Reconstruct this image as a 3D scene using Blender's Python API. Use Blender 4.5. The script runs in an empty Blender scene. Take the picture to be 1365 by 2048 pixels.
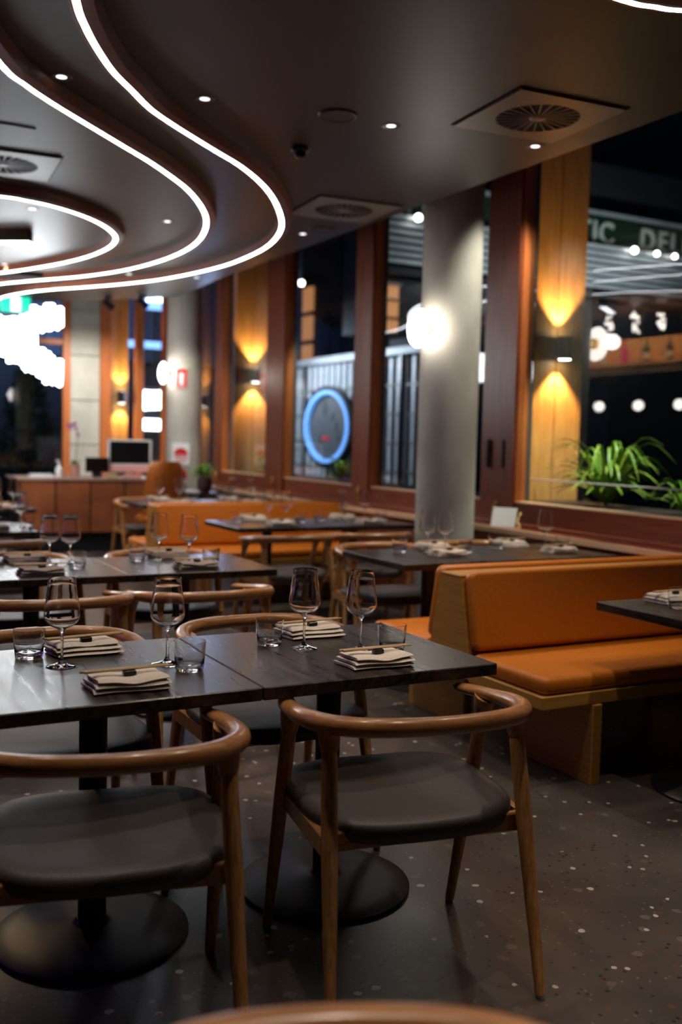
import bpy, bmesh, math, random
from mathutils import Vector, Matrix
random.seed(7)
PI = math.pi
SC = bpy.context.scene
COL = SC.collection
R = math.radians

# ---------------------------------------------------------------- camera
YAW, PITCH, ROLL, H = R(28.2), R(4.08), R(1.43), 1.38
f = Vector((math.sin(YAW)*math.cos(PITCH), math.cos(YAW)*math.cos(PITCH), -math.sin(PITCH)))
r = Vector((math.cos(YAW), -math.sin(YAW), 0)); u = r.cross(f)
r2 = r*math.cos(ROLL)+u*math.sin(ROLL); u2 = -r*math.sin(ROLL)+u*math.cos(ROLL)
cam = bpy.data.cameras.new('camera'); co = bpy.data.objects.new('camera', cam); COL.objects.link(co)
co.matrix_world = Matrix(((r2.x, u2.x, -f.x, 0), (r2.y, u2.y, -f.y, 0), (r2.z, u2.z, -f.z, H), (0, 0, 0, 1)))
cam.sensor_fit = 'VERTICAL'; cam.sensor_height = 36; cam.sensor_width = 24; cam.lens = 35.0
cam.clip_start = .05; cam.clip_end = 200
cam.dof.use_dof = True; cam.dof.focus_distance = 2.95; cam.dof.aperture_fstop = 1.8
SC.camera = co
# ---------------------------------------------------------------- world, exposure
w = bpy.data.worlds.new('night'); SC.world = w; w.use_nodes = True
w.node_tree.nodes['Background'].inputs[0].default_value = (.012, .017, .034, 1)
w.node_tree.nodes['Background'].inputs[1].default_value = .6
SC.view_settings.view_transform = 'Standard'; SC.view_settings.look = 'None'
SC.view_settings.exposure = 0.9; SC.view_settings.gamma = 1; SC.view_settings.use_curve_mapping = False
cy = SC.cycles
cy.use_denoising = True; cy.max_bounces = 16; cy.transmission_bounces = 16; cy.transparent_max_bounces = 24
cy.glossy_bounces = 5; cy.diffuse_bounces = 4; cy.caustics_reflective = False; cy.caustics_refractive = False
cy.sample_clamp_indirect = 4; cy.blur_glossy = .5

def lamp(name, kind, loc, energy, color=(1, 1, 1), to=None, size=.05, spot=70, blend=.6, size_y=None):
    l = bpy.data.lights.new(name, kind); l.energy = energy; l.color = color
    if kind == 'SPOT': l.spot_size = R(spot); l.spot_blend = blend; l.shadow_soft_size = size
    elif kind == 'AREA':
        l.size = size
        if size_y: l.shape = 'RECTANGLE'; l.size_y = size_y
    else: l.shadow_soft_size = size
    o = bpy.data.objects.new(name, l); COL.objects.link(o); o.location = loc
    if to: o.rotation_euler = (Vector(to)-Vector(loc)).to_track_quat('-Z', 'Y').to_euler()
    return o
WARM = (1, .62, .28); NEUT = (1, .80, .62); COOL = (.80, .90, 1)
# downlights in the ceiling (fixtures are built further down); x, y, watt
DOWN = [(1.036, 4.729, 32), (1.698, 4.655, 40), (2.661, 4.522, 34), (3.50, 4.40, 60), (2.412, 7.39, 34), (1.452, 7.556, 26),
        (3.46, 7.206, 48), (1.697, 10.167, 26), (3.5, 9.761, 32), (2.862, 9.976, 22),
        (.95, 2.35, 20), (2.5, 2.5, 30), (1.5, 1.6, 22), (3.45, 2.0, 40), (.3, 3.1, 18), (1.75, 3.05, 20), (.5, .2, 36), (1.5, .1, 40), (2.6, .6, 44)]
for x, y, e in DOWN:
    lamp('downlight_lamp', 'SPOT', (x, y, 2.985), e, NEUT, (x, y, 0), .025, 74, .75)
# lights outside, and fill lights added for gate, plants, pier and far column
lamp('gate_fill_light', 'AREA', (7.3, 17.2, 3.0), 110, (.75, .85, 1), (9, 17.0, .9), 1.2)  # unseen area light added to brighten the gate
lamp('awning_light', 'AREA', (11.5, 12.6, 4.25), 26, (.85, .95, .95), (11.5, 14, 4.8), 5, size_y=.2)
lamp('neon_glow', 'AREA', (5.6, 14.6, 2.4), 60, (.45, .6, 1), (4.4, 11.8, 1.8), 1.4)
lamp('plant_fill_light', 'SPOT', (5.0, 4.6, 3.3), 190, (.95, 1, .85), (5.15, 5.5, 1.0), .05, 50, .5)  # fill spots added to brighten the greenery, no fixtures built
lamp('plant_fill_light', 'SPOT', (5.1, 9.2, 3.0), 60, (.95, 1, .85), (5.1, 10.6, 1.0), .05, 60, .5)
lamp('plant_fill_light', 'SPOT', (4.15, 10.4, 3.3), 22, (.95, 1, .85), (4.3, 11.3, .95), .05, 40, .5)
lamp('column_spot', 'SPOT', (4.48, 5.3, 3.5), 85, (1, .97, .84), (4.25, 6.05, 1.2), .04, 60, .7)
lamp('pier_fill_spot', 'SPOT', (3.2, 12.3, 2.94), 130, (1, .97, .88), (3.4, 14.0, 1.4), .05, 80, .8)  # added to brighten the concrete pier in the far wall
lamp('column_spot', 'SPOT', (3.75, 10.6, 2.95), 40, (1, .93, .82), (4.15, 12.0, 1.4), .05, 60, .8)  # this second spot is added only to brighten the far column

# ---------------------------------------------------------------- materials
def mat(name, col, rough=.5, metal=0, spec=.5, emit=None, es=0, coat=0, trans=0, ior=1.45):
    m = bpy.data.materials.new(name); m.use_nodes = True
    b = m.node_tree.nodes['Principled BSDF']
    b.inputs['Base Color'].default_value = (*col, 1); b.inputs['Roughness'].default_value = rough
    b.inputs['Metallic'].default_value = metal; b.inputs['Specular IOR Level'].default_value = spec
    b.inputs['Coat Weight'].default_value = coat; b.inputs['Coat Roughness'].default_value = .12
    b.inputs['Transmission Weight'].default_value = trans; b.inputs['IOR'].default_value = ior
    if emit: b.inputs['Emission Color'].default_value = (*emit, 1); b.inputs['Emission Strength'].default_value = es
    return m
def nz(m, a, b, scale=(1, 1, 1), ns=5, detail=4, lo=.3, hi=.7, bump=0, bdist=.002, rough=None, dist=0):
    """noise-driven colour mix, bump and roughness in object space"""
    nt = m.node_tree; N = nt.nodes; L = nt.links; bs = N['Principled BSDF']
    tc = N.new('ShaderNodeTexCoord'); mp = N.new('ShaderNodeMapping'); mp.inputs['Scale'].default_value = scale
    L.new(tc.outputs['Object'], mp.inputs['Vector'])
    n = N.new('ShaderNodeTexNoise'); n.inputs['Scale'].default_value = ns; n.inputs['Detail'].default_value = detail
    n.inputs['Distortion'].default_value = dist
    L.new(mp.outputs[0], n.inputs['Vector'])
    rp = N.new('ShaderNodeValToRGB'); rp.color_ramp.elements[0].position = lo; rp.color_ramp.elements[1].position = hi
    rp.color_ramp.elements[0].color = (*a, 1); rp.color_ramp.elements[1].color = (*b, 1)
    L.new(n.outputs['Fac'], rp.inputs[0]); L.new(rp.outputs[0], bs.inputs['Base Color'])
    if bump:
        bp = N.new('ShaderNodeBump'); bp.inputs['Strength'].default_value = bump; bp.inputs['Distance'].default_value = bdist
        L.new(n.outputs['Fac'], bp.inputs['Height']); L.new(bp.outputs[0], bs.inputs['Normal'])
    if rough:
        mr = N.new('ShaderNodeMapRange'); mr.inputs['To Min'].default_value = rough[0]; mr.inputs['To Max'].default_value = rough[1]
        L.new(n.outputs['Fac'], mr.inputs['Value']); L.new(mr.outputs[0], bs.inputs['Roughness'])
    return m
M = {}
M['oak_leg'] = nz(mat('oak_leg', (.4, .2, .08), .42), (.33, .145, .045), (.58, .30, .115), (40, 40, 1.5), 3, 5, .3, .7, .25, .001)
M['oak_rail'] = nz(mat('oak_rail', (.4, .2, .08), .30, coat=.25), (.30, .12, .036), (.52, .25, .095), (2.5, 14, 22), 3, 5, .3, .75, .12, .001)
M['seat_leather'] = nz(mat('seat_leather', (.05, .045, .043), .52), (.042, .034, .031), (.064, .053, .048), (1, 1, 1), 180, 2, .3, .7, .25, .0006)
M['glide'] = mat('glide', (.25, .25, .25), .4)
M['bench_oak'] = nz(mat('bench_oak', (.5, .3, .1), .42), (.36, .165, .030), (.50, .25, .055), (1.2, 1.2, 26), 3, 5, .25, .75, .15, .001)
M['bench_oak_flat'] = nz(mat('bench_oak_flat', (.5, .3, .1), .42), (.38, .175, .032), (.52, .27, .06), (1.2, 22, 22), 3, 5, .25, .75, .15, .001)
M['orange'] = nz(mat('orange_leather', (.62, .17, .01), .42), (.50, .145, .008), (.58, .175, .012), (1, 1, 1), 60, 3, .3, .7, .12, .0008)
M['table_top'] = nz(mat('table_top', (.03, .02, .017), .3), (.012, .009, .008), (.075, .050, .037), (9, 1.1, 9), 3, 9, .38, .78, .08, .0008, (.18, .42), 1.2)
M['black_metal'] = nz(mat('black_metal', (.012, .012, .013), .42), (.010, .010, .011), (.016, .016, .017), (1, 1, 1), 200, 2, bump=.15, bdist=.0005)
M['napkin'] = nz(mat('napkin', (.62, .55, .48), .9, spec=.2), (.62, .55, .48), (.72, .64, .56), (1, 1, 1), 120, 3, bump=.3, bdist=.0008)
M['napkin_dark'] = nz(mat('napkin_taupe', (.30, .25, .22), .9, spec=.2), (.25, .20, .175), (.33, .27, .235), (1, 1, 1), 120, 3, bump=.3, bdist=.0008)
M['bamboo'] = nz(mat('bamboo', (.6, .42, .24), .5), (.50, .34, .18), (.66, .48, .28), (3, 60, 60), 5)
M['rest'] = mat('rest', (.012, .012, .014), .25)
M['glass'] = mat('glass', (1, 1, 1), 0, trans=1, ior=1.46)
M['ceiling'] = nz(mat('ceiling_paint', (.05, .042, .038), .36), (.048, .035, .029), (.060, .045, .037), (1, 14, 14), 3, 3, .2, .8, .05, .001, (.40, .5))
M['copper'] = nz(mat('trim_timber', (.22, .085, .05), .4), (.17, .055, .03), (.26, .09, .05), (6, 6, 40), 4)
M['led'] = mat('led', (1, 1, 1), .5, emit=(.86, .93, 1), es=9)
M['cedar'] = nz(mat('cedar', (.2, .05, .025), .36), (.14, .030, .014), (.24, .058, .024), (14, 14, 1), 3, 5, .25, .75, .1, .001)
M['cedar_flat'] = nz(mat('cedar_flat', (.2, .05, .025), .36), (.14, .030, .014), (.24, .058, .024), (14, 1, 14), 3, 5, .25, .75, .1, .001)
M['cedar_light'] = nz(mat('cedar_light', (.5, .14, .04), .4), (.42, .11, .03), (.58, .18, .05), (14, 14, 1), 3, 5)  # paler cedar; on the window reveals its orange stands in for sconce light
M['pale_edge'] = mat('pale_edge', (.62, .40, .24), .45)
M['pine'] = nz(mat('pine', (.6, .34, .1), .45), (.42, .20, .05), (.66, .36, .11), (9, 9, 1.1), 3, 5, .25, .75, .1, .001)
M['concrete'] = nz(mat('concrete', (.5, .48, .42), .7), (.40, .375, .32), (.54, .51, .45), (1, 1, .7), 4, 8, .3, .7, .3, .002)
M['white_enamel'] = mat('white_enamel', (.75, .73, .70), .3)
M['opal'] = mat('opal', (1, 1, 1), .3, emit=(1, .93, .86), es=5)
M['opal_dim'] = mat('opal_dim', (1, 1, 1), .3, emit=(1, .95, .88), es=7)
M['lens'] = mat('lens', (1, 1, 1), .3, emit=(.9, .93, 1), es=1.3)
M['lens_warm'] = mat('lens_warm', (1, 1, 1), .3, emit=(1, .95, .85), es=12)
M['brass'] = mat('brass', (.75, .48, .18), .3, 1)
M['grey_frame'] = mat('grey_frame', (.10, .085, .075), .4)
M['vent'] = mat('vent_paint', (.20, .16, .135), .4)
M['vent_dark'] = mat('vent_dark', (.006, .006, .006), .8)
M['dark'] = mat('dark_plastic', (.012, .012, .014), .3)
M['leaf'] = nz(mat('leaf', (.13, .32, .03), .35), (.10, .26, .02), (.34, .52, .07), (1, 1, 1), 6, 2)
M['leaf_dark'] = mat('leaf_dark', (.02, .05, .02), .5)
M['soil'] = mat('soil', (.03, .02, .015), .9)
M['planter'] = mat('planter', (.05, .045, .04), .6)
M['copper_panel'] = nz(mat('copper_panel', (.5, .17, .07), .42, .3), (.22, .062, .024), (.42, .13, .048), (1, 1, 1), 3.5, 5, .3, .7, .1, .002)
M['desk_top'] = mat('desk_top', (.42, .26, .20), .4)
M['screen'] = mat('screen', (.006, .006, .008), .08)
M['pink'] = mat('pink', (.75, .38, .34), .4)
M['pale'] = mat('pale', (.75, .72, .68), .4)
M['red'] = mat('red', (.60, .015, .02), .4)
M['white'] = mat('white', (.8, .8, .8), .4)
M['steel'] = nz(mat('corrugated_steel', (.40, .43, .45), .45, .2), (.34, .37, .39), (.44, .47, .50), (1, 1, 1), 3)
M['green_sign'] = mat('green_sign', (.008, .026, .013), .4)
M['sign_letter'] = mat('sign_letter', (.42, .46, .42), .5)
M['ring_face'] = mat('ring_face', (.05, .055, .06), .5)
M['rust'] = mat('rust_leather', (.36, .10, .012), .45)
M['violet'] = mat('violet_helper_glow', (.3, .1, 1), .4, emit=(.30, .10, 1), es=8)
M['facade'] = mat('facade', (.02, .022, .028), .7)
M['facade_blue'] = mat('facade_blue', (.05, .07, .11), .6)
M['facade_slate'] = mat('facade_slate', (.022, .026, .036), .6)
M['asphalt'] = mat('asphalt', (.02, .02, .022), .8)
M['blue_led'] = mat('blue_led', (.1, .2, .5), .4, emit=(.13, .36, .85), es=.75)
M['green_exit'] = mat('green_exit', (0, .3, .2), .4, emit=(0, .55, .33), es=1.0)
M['white_exit'] = mat('white_exit', (1, 1, 1), .4, emit=(.9, 1, 1), es=1.6)
M['sign_glow'] = mat('sign_glow', (1, 1, 1), .4, emit=(.75, .88, 1), es=6)
M['sign_blue'] = mat('sign_blue', (.2, .4, 1), .4, emit=(.22, .45, 1), es=1.3)
M['warm_glow'] = mat('warm_glow', (.5, .25, .1), .6, emit=(1, .42, .16), es=.30)
M['magenta'] = mat('magenta', (.6, .03, .3), .25)
M['bottle_green'] = mat('bottle_green', (.02, .06, .025), .15)
M['purple'] = mat('purple', (.30, .05, .25), .5)
M['clay'] = mat('clay_pot', (.05, .016, .018), .5)
M['terracotta'] = mat('terracotta', (.5, .24, .17), .7)
def pane_mat():
    m = bpy.data.materials.new('window_glass'); m.use_nodes = True; nt = m.node_tree; N = nt.nodes; L = nt.links
    N.remove(N['Principled BSDF']); o = N['Material Output']
    t = N.new('ShaderNodeBsdfTransparent'); t.inputs[0].default_value = (.93, .95, .95, 1)
    g = N.new('ShaderNodeBsdfGlossy'); g.inputs['Roughness'].default_value = .01
    fr = N.new('ShaderNodeFresnel'); fr.inputs['IOR'].default_value = 1.6
    ge = N.new('ShaderNodeNewGeometry')
    a2 = N.new('ShaderNodeMath'); a2.operation = 'SUBTRACT'; a2.inputs[0].default_value = 1.0; L.new(ge.outputs['Backfacing'], a2.inputs[1])
    a3 = N.new('ShaderNodeMath'); a3.operation = 'MULTIPLY'; L.new(fr.outputs[0], a3.inputs[0]); L.new(a2.outputs[0], a3.inputs[1])
    a1 = N.new('ShaderNodeMath'); a1.operation = 'MULTIPLY'; a1.inputs[1].default_value = 1.7; a1.use_clamp = True; L.new(a3.outputs[0], a1.inputs[0])
    mx = N.new('ShaderNodeMixShader'); L.new(a1.outputs[0], mx.inputs[0]); L.new(t.outputs[0], mx.inputs[1]); L.new(g.outputs[0], mx.inputs[2])
    L.new(mx.outputs[0], o.inputs['Surface']); return m
M['pane'] = pane_mat()
def floor_mat():
    m = mat('terrazzo', (.08, .07, .065), .28); nt = m.node_tree; N = nt.nodes; L = nt.links; bs = N['Principled BSDF']
    tc = N.new('ShaderNodeTexCoord')
    def chips(scale, th, dens, seed):
        mp = N.new('ShaderNodeMapping'); mp.inputs['Location'].default_value = (seed, seed*2, 0); L.new(tc.outputs['Object'], mp.inputs[0])
        ns = N.new('ShaderNodeTexNoise'); ns.inputs['Scale'].default_value = scale*1.5
        L.new(mp.outputs[0], ns.inputs['Vector'])
        ad = N.new('ShaderNodeVectorMath'); ad.operation = 'MULTIPLY_ADD'; ad.inputs[1].default_value = (.35/scale,)*3
        L.new(ns.outputs['Color'], ad.inputs[0]); L.new(mp.outputs[0], ad.inputs[2])
        v = N.new('ShaderNodeTexVoronoi'); v.inputs['Scale'].default_value = scale; v.voronoi_dimensions = '2D'; L.new(ad.outputs[0], v.inputs['Vector'])
        lt = N.new('ShaderNodeMath'); lt.operation = 'LESS_THAN'; lt.inputs[1].default_value = th; L.new(v.outputs['Distance'], lt.inputs[0])
        sp = N.new('ShaderNodeSeparateColor'); L.new(v.outputs['Color'], sp.inputs[0])
        g = N.new('ShaderNodeMath'); g.operation = 'GREATER_THAN'; g.inputs[1].default_value = 1-dens; L.new(sp.outputs[0], g.inputs[0])
        mu = N.new('ShaderNodeMath'); mu.operation = 'MULTIPLY'; L.new(lt.outputs[0], mu.inputs[0]); L.new(g.outputs[0], mu.inputs[1])
        return mu.outputs[0]
    n = N.new('ShaderNodeTexNoise'); n.inputs['Scale'].default_value = 2.2; n.inputs['Detail'].default_value = 6; L.new(tc.outputs['Object'], n.inputs['Vector'])
    rp = N.new('ShaderNodeValToRGB'); rp.color_ramp.elements[0].color = (.050, .041, .036, 1); rp.color_ramp.elements[1].color = (.086, .071, .062, 1)
    rp.color_ramp.elements[0].position = .3; rp.color_ramp.elements[1].position = .7; L.new(n.outputs['Fac'], rp.inputs[0])
    cur = rp.outputs[0]
    for sc, th, d, c, sd in ((55, .30, .06, (.028, .020, .018), 3), (60, .25, .05, (.15, .12, .10), 9), (17, .24, .07, (.12, .10, .09), 14), (19, .20, .030, (.42, .40, .37), 5), (34, .26, .022, (.42, .39, .36), 21), (26, .25, .03, (.11, .05, .035), 31)):
        mx = N.new('ShaderNodeMix'); mx.data_type = 'RGBA'; L.new(chips(sc, th, d, sd), mx.inputs['Factor']); L.new(cur, mx.inputs['A']); mx.inputs['B'].default_value = (*c, 1); cur = mx.outputs['Result']
    L.new(cur, bs.inputs['Base Color'])
    mr = N.new('ShaderNodeMapRange'); mr.inputs['To Min'].default_value = .22; mr.inputs['To Max'].default_value = .42; L.new(n.outputs['Fac'], mr.inputs['Value']); L.new(mr.outputs[0], bs.inputs['Roughness'])
    return m
M['floor'] = floor_mat()

# ---------------------------------------------------------------- mesh helpers
class MB:
    def __init__(s): s.v = []; s.f = []; s.mi = []
    def add(s, v, f, mi=0):
        o = len(s.v); s.v += [tuple(p) for p in v]; s.f += [tuple(i+o for i in q) for q in f]; s.mi += [mi]*len(f); return s
    def box(s, x0, x1, y0, y1, z0, z1, mi=0, b=0):
        if b:
            b = min(b, (x1-x0)*.45, (y1-y0)*.45, (z1-z0)*.45)
            vs = []; idx = {}
            for sx in (0, 1):
                for sy in (0, 1):
                    for sz in (0, 1):
                        X = (x0, x1)[sx]; Y = (y0, y1)[sy]; Z = (z0, z1)[sz]
                        dx, dy, dz = (b, -b)[sx], (b, -b)[sy], (b, -b)[sz]
                        for k, p in enumerate(((X, Y+dy, Z+dz), (X+dx, Y, Z+dz), (X+dx, Y+dy, Z))):
                            idx[(sx, sy, sz, k)] = len(vs); vs.append(p)
            I = lambda a, b_, c, k: idx[(a, b_, c, k)]
            F = []
            for q in (0, 1):
                F += [[I(q, 0, 0, 0), I(q, 1, 0, 0), I(q, 1, 1, 0), I(q, 0, 1, 0)], [I(0, q, 0, 1), I(1, q, 0, 1), I(1, q, 1, 1), I(0, q, 1, 1)], [I(0, 0, q, 2), I(1, 0, q, 2), I(1, 1, q, 2), I(0, 1, q, 2)]]
            for a in (0, 1):
                for c in (0, 1):
                    F += [[I(0, a, c, 1), I(1, a, c, 1), I(1, a, c, 2), I(0, a, c, 2)], [I(a, 0, c, 0), I(a, 1, c, 0), I(a, 1, c, 2), I(a, 0, c, 2)], [I(a, c, 0, 0), I(a, c, 1, 0), I(a, c, 1, 1), I(a, c, 0, 1)]]
                    for d in (0, 1): F.append([I(a, c, d, 0), I(a, c, d, 1), I(a, c, d, 2)])
            return s.add(vs, F, mi)
        v = [(x, y, z) for x in (x0, x1) for y in (y0, y1) for z in (z0, z1)]
        return s.add(v, [(0, 1, 3, 2), (4, 6, 7, 5), (0, 4, 5, 1), (2, 3, 7, 6), (0, 2, 6, 4), (1, 5, 7, 3)], mi)
    def tube(s, pts, rad, n=12, mi=0, caps=True, up=Vector((0, 0, 1)), closed=False):
        """sweep: rad = list of radius or (side, vertical)"""
        pts = [Vector(p) for p in pts]; k = len(pts); V = []
        if not isinstance(rad, (list, tuple)): rad = [rad]*k
        for i, p in enumerate(pts):
            t = (pts[min(i+1, k-1)]-pts[max(i-1, 0)]).normalized()
            uu = up if abs(t.dot(up)) < .95 else Vector((0, 1, 0))
            a = t.cross(uu).normalized(); b = a.cross(t).normalized()
            ra, rb = rad[i] if isinstance(rad[i], tuple) else (rad[i], rad[i])
            for j in range(n):
                q = 2*PI*j/n; V.append(p+a*(ra*math.cos(q))+b*(rb*math.sin(q)))
        F = [(i*n+j, i*n+(j+1) % n, (i+1)*n+(j+1) % n, (i+1)*n+j) for i in range(k-1) for j in range(n)]
        if caps: F += [tuple(range(n))[::-1], tuple((k-1)*n+j for j in range(n))]
        return s.add(V, F, mi)
    def lathe(s, prof, n=24, c=(0, 0, 0), mi=0, axis='Z'):
        V = []; F = []; rings = []
        for (rr, z) in prof:
            if rr < 1e-6: rings.append([len(V)]); V.append((0, 0, z))
            else:
                rings.append(list(range(len(V), len(V)+n))); V += [(rr*math.cos(2*PI*j/n), rr*math.sin(2*PI*j/n), z) for j in range(n)]
        for a, b in zip(rings, rings[1:]):
            for j in range(n):
                k = (j+1) % n
                if len(a) == 1 and len(b) == 1: continue
                if len(a) == 1: F.append((a[0], b[k], b[j]))
                elif len(b) == 1: F.append((a[j], a[k], b[0]))
                else: F.append((a[j], a[k], b[k], b[j]))
        if axis == 'X': V = [(z, y, x) for x, y, z in V]
        if axis == 'Y': V = [(x, z, y) for x, y, z in V]
        return s.add([(x+c[0], y+c[1], z+c[2]) for x, y, z in V], F, mi)
    def prism(s, poly, z0, z1, mi=0):
        n = len(poly); V = [(x, y, z0) for x, y in poly]+[(x, y, z1) for x, y in poly]
        return s.add(V, [tuple(range(n))[::-1], tuple(range(n, 2*n))]+[(i, (i+1) % n, (i+1) % n+n, i+n) for i in range(n)], mi)
    def slab(s, outline, layers, mi=0, ztop=None):
        """outline scaled inwards per layer: (z, inset)"""
        n = len(outline); V = []; F = []
        for z, ins in layers:
            for x, y in outline:
                d = math.hypot(x, y); q = max(0, (d-ins)/d); V.append((x*q, y*q, z+(ztop(x*q, y*q) if ztop else 0)))
        for i in range(len(layers)-1):
            F += [(i*n+j, i*n+(j+1) % n, (i+1)*n+(j+1) % n, (i+1)*n+j) for j in range(n)]
        F += [tuple(range(n))[::-1], tuple((len(layers)-1)*n+j for j in range(n))]
        return s.add(V, F, mi)
    def xf(s, mtx):
        s.v = [tuple(mtx @ Vector(p)) for p in s.v]; return s
    def obj(s, name, mats, parent=None, smooth=True, loc=None, rz=0, angle=40):
        me = bpy.data.meshes.new(name); me.from_pydata(s.v, [], s.f)
        if not isinstance(mats, (list, tuple)): mats = [mats]
        for m in mats: me.materials.append(m)
        if len(mats) > 1: me.polygons.foreach_set('material_index', s.mi)
        bm = bmesh.new(); bm.from_mesh(me); bmesh.ops.recalc_face_normals(bm, faces=bm.faces)
        if smooth:
            for fc in bm.faces: fc.smooth = True
            for e in bm.edges:
                if len(e.link_faces) == 2 and e.calc_face_angle(0) > R(angle): e.smooth = False
        bm.to_mesh(me); bm.free()
        o = bpy.data.objects.new(name, me); COL.objects.link(o)
        if parent: o.parent = parent
        if loc: o.location = loc
        o.rotation_euler.z = rz
        return o
def tag(o, label=None, cat=None, group=None, kind=None):
    if label: o['label'] = label
    if cat: o['category'] = cat
    if group: o['group'] = group
    if kind: o['kind'] = kind
    return o
def empty(name, loc=(0, 0, 0), rz=0, label=None, cat=None, group=None, kind=None, parent=None):
    o = bpy.data.objects.new(name, None); COL.objects.link(o); o.location = loc; o.rotation_euler.z = rz; o.empty_display_size = .05
    if parent: o.parent = parent
    return tag(o, label, cat, group, kind)
def copy_tree(o, parent=None):
    c = o.copy(); COL.objects.link(c); c.parent = parent
    for ch in list(o.children): copy_tree(ch, c)
    return c
def catmull(P, per=8):
    P = [Vector(p) for p in P]; out = []
    Q = [2*P[0]-P[1]]+P+[2*P[-1]-P[-2]]
    for i in range(1, len(Q)-2):
        a, b, c, d = Q[i-1:i+3]
        for k in range(per):
            t = k/per; out.append(.5*((2*b)+(c-a)*t+(2*a-5*b+4*c-d)*t*t+(3*b-a-3*c+d)*t**3))
    out.append(P[-1]); return out
def superell(a, b, n=44, e=3.0):
    out = []
    for i in range(n):
        t = 2*PI*i/n; c, s_ = math.cos(t), math.sin(t)
        out.append((a*math.copysign(abs(c)**(2/e), c), b*math.copysign(abs(s_)**(2/e), s_)))
    return out

# ================================================================= SETTING
tag(MB().box(-4, 5.6, -3, 14.0, -.1, 0).obj('floor', M['floor'], smooth=False), 'dark polished terrazzo floor with pale stone chips', kind='structure')
edge = [(3.72, -3), (3.72, 9.6)]+[tuple(p)[:2] for p in catmull([(3.72, 9.8, 0), (3.77, 10.6, 0), (3.76, 11.2, 0), (3.5, 11.65, 0), (3.1, 12.1, 0), (2.6, 12.6, 0), (2.0, 12.95, 0), (1.0, 13.2, 0)], 4)]+[(-4, 13.3), (-4, -3)]
tag(MB().prism(edge, 3.0, 3.32).obj('ceiling', M['ceiling'], smooth=True, angle=50), 'dropped dark brown ceiling with curved recess lights', kind='structure')
tag(MB().box(-4, 4.72, -3, 14.2, 3.70, 3.85).obj('ceiling_upper', M['facade'], smooth=False), 'dark upper ceiling above the dropped one', kind='structure')
tag(MB().box(-4.2, -4, -3, 14.2, 0, 3.7).obj('wall_left', M['facade'], smooth=False), kind='structure')
tag(MB().box(-4.2, 4.72, -3.2, -3, 0, 3.7).obj('wall_front', M['facade'], smooth=False), kind='structure')
# right wall: dado, ledge
tag(MB().box(4.40, 4.62, -3, 14, 0, .765).obj('wall_right', M['cedar_flat'], smooth=False), 'dark cedar dado below the windows', kind='structure')
tr = tag(MB().box(4.352, 4.64, -3, 14, .765, .79, b=.003).obj('trim_1', M['cedar_flat'], smooth=False), 'red cedar window ledge', kind='structure')
MB().box(4.335, 4.352, -3, 14, .752, .792, b=.003).obj('pale_edge_strip', M['pale_edge'], tr, smooth=False)
MB().box(4.50, 4.58, -3, 14, .79, .815, b=.004).obj('sill_bead', M['cedar_flat'], tr, smooth=False)
# window bays of the right wall; posts between them
posts = [(-.3, .1), (3.45, 3.85), (5.84, 6.26), (7.98, 8.33), (9.88, 10.38), (11.74, 12.02), (13.75, 14.0)]
def bay(n, y0, y1, p0, p1):
    wv = empty('window_%d' % n, (0, 0, 0), kind='structure', label='tall cedar-framed window bay of the right wall')
    m = MB().box(4.58, 4.66, y0, y1, .79, .955, b=.004); m.obj('bottom_rail', M['cedar_flat'], wv, smooth=False)
    MB().box(4.575, 4.67, y0, y1, .955, .97, b=.003).obj('sill_strip', M['pale_edge'], wv, smooth=False)
    MB().box(4.58, 4.66, y0, y1, 3.58, 3.70).obj('head_rail', M['cedar_flat'], wv, smooth=False)
    MB().box(4.625, 4.633, y0+.002, y1-.002, .97, 3.58).obj('pane', M['pane'], wv, smooth=False)
    ym = (p0+p1)/2
    MB().box(4.55, 4.70, p0, ym-.003, .79, 3.70, b=.006).obj('stile', M['cedar'], wv, smooth=False)
    MB().box(4.565, 4.70, ym+.003, p1, .79, 3.70, b=.006).obj('stile', M['cedar'], wv, smooth=False)
    MB().box(4.572, 4.66, p0-.012, p0-.001, .97, 3.58).obj('lit_reveal', M['cedar_light'], wv, smooth=False)  # orange strip: sconce light on the post reveal, put into the colour
    MB().box(4.661, 4.70, p0-.016, p0-.001, .97, 3.58).obj('grey_channel', M['grey_frame'], wv, smooth=False)
    if n in (2,):
        for yy in (ym-.09, ym+.10):
            MB().box(4.538, 4.5645, yy-.014, yy+.014, 1.21, 1.42, b=.004).obj('pull_handle', M['dark'], wv, smooth=False)
    hb = MB().box(4.536, 4.55, ym-.035, ym-.012, .83, .96, b=.004).tube([(4.53, ym-.024, .84), (4.522, ym-.024, .88), (4.522, ym-.024, .93), (4.53, ym-.024, .96)], .007, 8)
    hb.obj('brass_bolt', M['brass'], wv)
for i in range(len(posts)-1):
    bay(i+1, posts[i][1], posts[i+1][0], *posts[i+1])
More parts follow.
